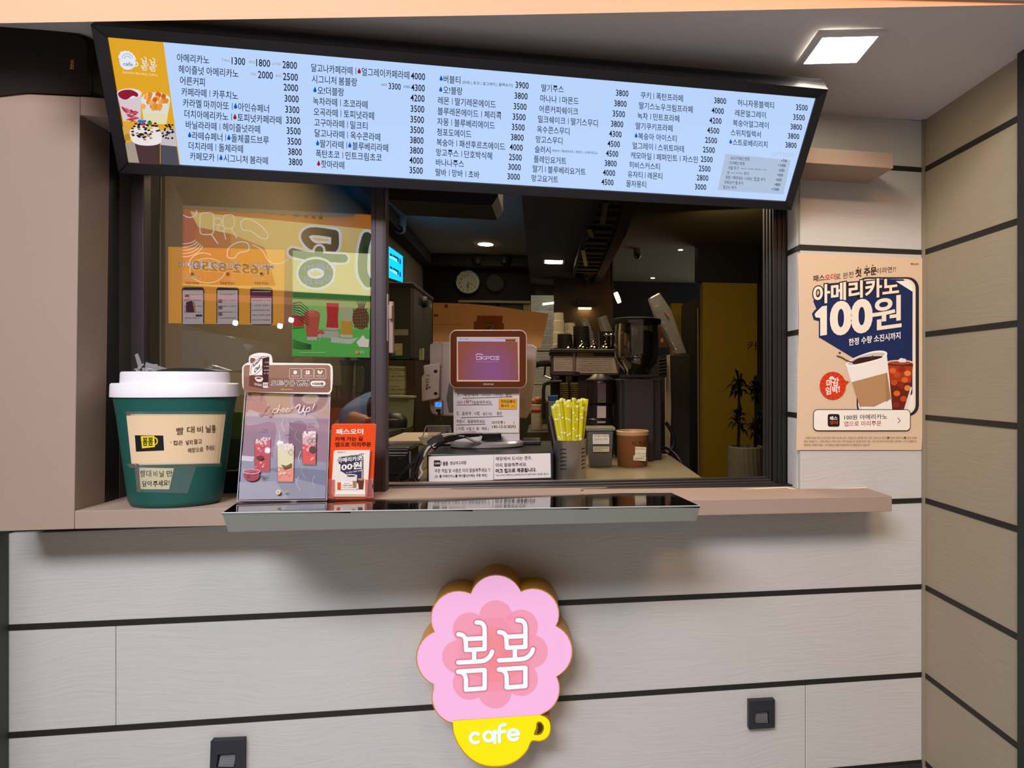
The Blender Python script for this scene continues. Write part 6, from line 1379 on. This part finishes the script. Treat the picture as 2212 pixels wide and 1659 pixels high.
stack('paper_cup_stack', 'tall leaning stack of white paper cups on the espresso machine', 'cups', None, 1208, 752, 1207, 676, 13, 9.5, 3, PC, EY + .16)
stack('paper_cup_stack', 'short paper cup stack behind the black lids on the espresso machine', 'cups', None, 1234, 752, 1231, 698, 12, 10.5, 2, PC, EY + .2)
stack('lid_stack', 'low stack of black domed lids on the espresso machine', 'lids', None, 1221, 752, 1220, 722, 16.5, 15, 8, BKP, EY + .06)
stack('lid_stack', 'tall stack of black lids in the middle of the espresso machine top', 'lids', None, 1257, 753, 1255, 705, 18, 16.5, 14, BKP, EY + .06)
stack('clear_cup_stack', 'thin leaning stack of clear cups behind the tall black lid stack', 'cups', None, 1281, 752, 1262, 688, 9, 8, 12, CC, EY + .12)
stack('clear_cup_stack', 'thick leaning stack of clear plastic cups at the right of the machine top', 'cups', None, 1314, 728, 1300, 684, 13, 10, 9, CC, EY + .12)
m = MB(); c = P(1306, 753, EY + .1); m.px([(1294, 716), (1323, 716), (1321, 753), (1296, 753)], EY + .08, .06, mat('#6a6454', .15, metal=1)); m.build('steel_box', label='shiny steel holder under the thick clear cup stack', cat='holder')
for i, x_ in enumerate((1232, 1258, 1283, 1309)):
    c = P(x_, 752, EY + .01); c.z = ztop; m = MB(); m.lathe([(.026, .0), (.027, .006), (.02, .018), (.008, .024), (.006, .03), (.009, .036), (.004, .042)] if i else [(.022, 0), (.024, .006), (.016, .016), (.005, .02)], c, 18, m=mat('#9a9480', .12, metal=1)); m.build('chrome_tamper', label=('leftmost', 'second', 'third', 'rightmost')[i] + ' shiny round chrome tamper from the left on the machine top', cat='tamper', group='chrome tampers', smooth=50)
for i, x_ in enumerate((1311, 1321)):
    c = P(x_, 752, EY + .04); c.z = ztop; m = MB(); m.lathe([(.008, 0), (.008, .06), (.011, .065), (.008, .078), (.002, .082)], c, 12, m=mat('#a09880', .12, metal=1)); m.build('chrome_pin', label=('left', 'right')[i] + ' of two upright chrome rods with ball ends beside the hopper', cat='rod', group='chrome rods', smooth=50)
for bx, lab in ((1219, 'left column of small clear tasting cups under the machine front'), (1240, 'right column of small clear tasting cups under the machine front')):
    stack('small_cup_column', lab, 'cups', 'small clear cup columns', bx, 900, bx, 826, 9, 8.5, 16, mat('#7a7244', .3, trans=.3), EY - .12)
m = MB(); a_ = P(1185, 856, 1.15); m.px([(1184, 855), (1206, 854), (1206, 866), (1184, 866)], 1.15, .08, mat('#1c4a9a', .5)); m.px([(1184, 866), (1206, 866), (1204, 900), (1186, 900)], 1.15, .08, mat('#6a8a90', .4)); m.build('blue_lid_box', label='small clear box with a blue lid left of the tasting cups', cat='box', bevel=.003)
pb_ = empty('pastry_basket', P(1160, 935, 1.3), 'pale basket of brown pastries right of the white monitor', 'basket')
m = MB(); m.px([(1146, 874), (1174, 874), (1172, 930), (1148, 930)], 1.3, .12, mat('#b0a690', .5)); m.px([(1148, 884), (1168, 884), (1168, 889), (1148, 889)], 1.295, .005, mat('#b82818', .5)); m.build('basket_body', parent=pb_, bevel=.004)
for x_, y_, r_ in ((1153, 868, .022), (1165, 865, .024), (1172, 870, .018)): m = MB(); m.ball(P(x_, y_, 1.34), r_, 1.3, 1, .8, mat('#8a4e1e', .5)); m.build('pastry', parent=pb_, smooth=60)
m = MB(); m.box(P(1140, 930, 1.3).x, P(1184, 930, 1.3).x, 1.2, 1.7, .004, P(1160, 930, 1.3).z, mat('#3a342c', .6)); m.build('back_counter', label='low dark back counter under the pastry basket', cat='counter')
m = MB(); m.box(P(1128, 960, .5).x, P(1168, 960, .5).x, .46, .58, zt2 + .001, zt2 + .014, BKP); o = m.build('card_pad', label='black flat pad at the right rear of the cash drawer', cat='pad', bevel=.003)
# clear sleeve of plastic cups leaning on the black cabinet
sl = empty('cup_sleeve', P(1475, 766, 1.2), 'long clear plastic sleeve of cups leaning on top of the black cabinet', 'cup sleeve')
CS = glass_mat('sleeve_film', .12, (.72, .7, .64), .12, .14)
q = [(1403, 643), (1425, 631), (1450, 668), (1484, 764), (1462, 766), (1440, 722), (1420, 690)]
m = MB(); m.px(q, 1.3, .06, CS); m.build('film', parent=sl, bevel=.006)
for k in range(9): t_ = k / 9; cx, cy = 1416 + 50 * t_, 650 + 104 * t_; c = P(cx, cy, 1.33); m = MB(); m.lathe([(.021 + .003 * math.sin(k), 0), (.018, .018), (.012, .03)], c, 14, ax=(.42, 0, -.9), m=glass_mat('cup_in_sleeve', .2, (.8, .78, .72), .1, .15) if k == 0 else CS); m.build('nested_cup', parent=sl, smooth=40)
m = MB(); m.tube([P(1436, 672, 1.29), P(1444, 684, 1.29)], .004, 6, mat('#b0565a', .5)); m.build('red_mark', parent=sl)
# ================================================================ plant in a tall ribbed pot before the yellow wall
PY = 3.1
pc = P(1611, 963, PY); kp_ = (pc - CAM).dot(V((SA, CA, 0))) / F
pt = empty('potted_dracaena', V((pc.x, PY, 0)), 'dark spiky dracaena in a tall ribbed pale pot before the yellow wall', 'potted plant')
m = MB(); prf = [(30 * kp_, .003), (36 * kp_, .25), (39 * kp_, .6), (38 * kp_, .88), (36.5 * kp_, pc.z - .01), (34 * kp_, pc.z), (32 * kp_, pc.z - .005), (31 * kp_, pc.z - .04)]
base = V((pc.x, PY, 0)); seg = 72; vs = []; fs = []
for j, (r, h) in enumerate(prf):
    for k in range(seg):
        a_ = 2 * math.pi * k / seg; rr_ = r * (1 + (.018 if k % 3 == 0 else 0)); tw = .25 * math.sin(h * 5); vs.append(base + V((rr_ * math.cos(a_ + tw), rr_ * math.sin(a_ + tw), h)))
for j in range(len(prf) - 1):
    for k in range(seg): k2_ = (k + 1) % seg; fs.append((j * seg + k, j * seg + k2_, (j + 1) * seg + k2_, (j + 1) * seg + k))
fs.append(tuple(range((len(prf) - 1) * seg, len(prf) * seg))); m.add(vs, fs, mat('#8a8678', .7)); m.build('ribbed_pot', parent=pt)
m = MB(); m.lathe([(31 * kp_, pc.z - .03), (5 * kp_, pc.z - .02)], base, 24, m=mat('#1c140e', .9)); m.build('soil', parent=pt)
LF = mat('#10180e', .45, name='dark_leaf')
rnd = random.Random(4)
for i, (sx_, top, base_y, R_) in enumerate(((1594, 828, 962, 34), (1594, 905, 962, 30), (1630, 845, 962, 34), (1632, 922, 962, 28), (1642, 905, 962, 26))):
    m = MB(); A = P(sx_, base_y, PY + .02 * i); A.z = pc.z - .03; B = P(sx_ + 2, top, PY + .02 * i); m.tube([A, A.lerp(B, .5) + V((.006, 0, 0)), B], .011, 8, mat('#1a130c', .8)); m.build('stem', parent=pt)
    for k in range(34):
        el_ = rnd.uniform(-.5, 1.45); az = rnd.random() * 6.283; L = R_ * kp_ * rnd.uniform(.85, 1.2); d0 = V((math.cos(az) * math.cos(el_), math.sin(az) * math.cos(el_), math.sin(el_)))
        sd = d0.cross(V((0, 0, 1))).normalized() * .017; c = B + V((0, 0, rnd.uniform(-.07, .03))); p1 = c + d0 * L * .5 + V((0, 0, .01)); p2 = c + d0 * L + V((0, 0, -.25 * L))
        m = MB(); m.add([c - sd * .4, c + sd * .4, p1 + sd, p1 - sd, p2], [(0, 1, 2, 3), (3, 2, 4)], LF); m.build('leaf', parent=pt)
d = Pr(SY(4.0), (1480, 600, 3.19)); d.text('#2a1c04', '커피', (427, 500), (570, 500), 62, .0); d.L = .01; o = d.build('wall_lettering', label='dark lettering on the yellow wall, cut off by the window frame', cat='lettering')
# ================================================================ things behind the sliding glass
def glassy(nm, prof, cx, Y, z0, m_, lab, cat, grp=None): m = MB(); px_lathe(m, prof, cx, Y, z0, m_); return m.build(nm, label=lab, cat=cat, group=grp, smooth=40)


glassy('white_canister', [(10, 862), (13, 800), (14, 786), (16, 782), (16, 779), (6, 777), (5, 772)], 750, 1.5, 0, mat('#a8b0a0', .4, trans=.1), 'tall pale tapered blender cup behind the glass, right of the topper', 'container')
m = MB(); a_, b_ = P(702, 876, 1.42), P(800, 925, 1.42); m.box(-1.165, -.88, 1.42, 1.62, .004, P(750, 862, 1.5).z, mat('#3a2a20', .6)); m.px([(712, 880), (790, 882), (790, 960), (712, 960)], 1.415, .004, mat('#c2561a', .6)); m.build('rear_shelf_unit', label='dark rear shelf unit with an orange front behind the sliding glass', cat='shelf')
for i, x_ in enumerate((722, 733, 765)): glassy('glass_jar', [(4.5, 862), (5.5, 850), (5, 836), (3.5, 832)], x_, 1.5, 0, CC, ('small clear jar left of the pale blender cup', 'middle small clear jar at the foot of the pale blender cup', 'small clear jar right of the pale blender cup')[i], 'jar', 'small jars')
m = MB(); m.px([(488, 890), (522, 890), (522, 950), (488, 950)], .8, .2, mat('#5a7a1e', .6)); m.build('green_box', label='moss green box behind the glass right of the green bin', cat='box', bevel=.003)
m = MB(); m.box(P(470, 950, .8).x, P(530, 950, .8).x, .78, 1.04, CZ + .0, P(500, 950, .8).z - .001, mat('#16181c', .5)); m.build('dark_crate', label='dark crate under the moss green box', cat='crate')
# ================================================================ person bending behind the sash
per = empty('person', V((P(800, 900, .95).x, .95, 1.0)), 'person in a blue shirt bending behind the glass, only a sleeve and forearm showing', 'person')


def skin(nm, J, E, R, m_, par, lv=2):
    me = bpy.data.meshes.new(nm); o_ = WL[par.name]; me.from_pydata([V(j) - o_ for j in J], E, []); o = bpy.data.objects.new(nm, me); COL.objects.link(o); o.parent = par; WL[o.name] = o_
    o.modifiers.new('skin', 'SKIN'); 
    for i, r in enumerate(R): me.skin_vertices[0].data[i].radius = (r, r)
    me.skin_vertices[0].data[0].use_root = True
    s = o.modifiers.new('sub', 'SUBSURF'); s.levels = lv; s.render_levels = lv; me.materials.append(m_); o.modifiers['skin'].use_smooth_shade = True
    return o


YB_ = .62
def pj(x, y, Y): return P(x, y, Y)
pel = pj(818, 1120, 1.55)
cz = lambda v, z: V((v.x, v.y, z))
pel = V((P(750, 1000, 1.2).x, 1.2, .96)); ch = V((P(757, 915, 1.2).x, 1.2, P(790, 912, 1.2).z)); nk = P(745, 940, 1.15); hd = P(742, 955, 1.1)
shr = P(797, 884, 1.13); elb = P(757, 905, 1.04); hand = P(779, 907, .98); shl = P(745, 940, 1.25); ell_ = P(725, 985, 1.2); hl = P(745, 1010, 1.1)
fr2 = [V((pel.x - .08, 1.22, .9)), V((pel.x - .09, 1.2, .5)), V((pel.x - .09, 1.26, .08)), V((pel.x - .09, 1.18, .035))]; fl2 = [v + V((.2, .02, 0)) for v in fr2]
SK = mat('#b98a70', .55, name='skin')
J = [pel, pel.lerp(ch, .5) + V((0, .02, .03)), ch, nk, hd, hd + V((-.01, -.05, -.03)), shr, elb, elb.lerp(hand, .9), hand + V((.03, 0, 0)), shl, ell_, hl] + fr2 + fl2
E_ = [(0, 1), (1, 2), (2, 3), (3, 4), (4, 5), (2, 6), (6, 7), (7, 8), (8, 9), (2, 10), (10, 11), (11, 12), (0, 13), (13, 14), (14, 15), (15, 16), (0, 17), (17, 18), (18, 19), (19, 20)]
R_ = [.12, .12, .12, .055, .085, .07, .045, .036, .026, .02, .05, .038, .025, .08, .055, .038, .03, .08, .055, .038, .03]
skin('body', J, E_, R_, SK, per)
skin('shirt', [pel + V((0, 0, .04)), J[1], ch, shr, elb, shl, shl.lerp(ell_, .8), elb.lerp(hand, .3)], [(0, 1), (1, 2), (2, 3), (3, 4), (2, 5), (5, 6), (4, 7)], [.135, .14, .135, .075, .062, .065, .055, .052], mat('#5f7fb4', .8, bump=.6, bs=40, name='blue_cloth'), per)
skin('trousers', [pel] + fr2[:3] + fl2[:3], [(0, 1), (1, 2), (2, 3), (0, 4), (4, 5), (5, 6)], [.14, .095, .07, .055, .095, .07, .055], mat('#1c2028', .8), per)
skin('hair', [hd + V((.0, .02, .02)), hd + V((0, .0, .045))], [(0, 1)], [.09, .085], mat('#120d0a', .7), per)
for k in range(5):
    b0 = hand + V((.03, -.012 + .006 * k, 0)); L_ = (.055, .066, .07, .064, .05)[k]
    dr = V((.9, -.1 + .04 * k, -.2 - .05 * k)).normalized() if k else V((.6, -.7, .2)).normalized(); m = MB(); m.tube([b0 - dr * .01, b0 + dr * L_ * .5, b0 + dr * L_ + V((0, 0, -.012))], .0078, 8, SK, r2=.006); m.build('finger', parent=per, smooth=60)
bpy.data.objects.remove(TO); bpy.data.scenes.remove(TSC)
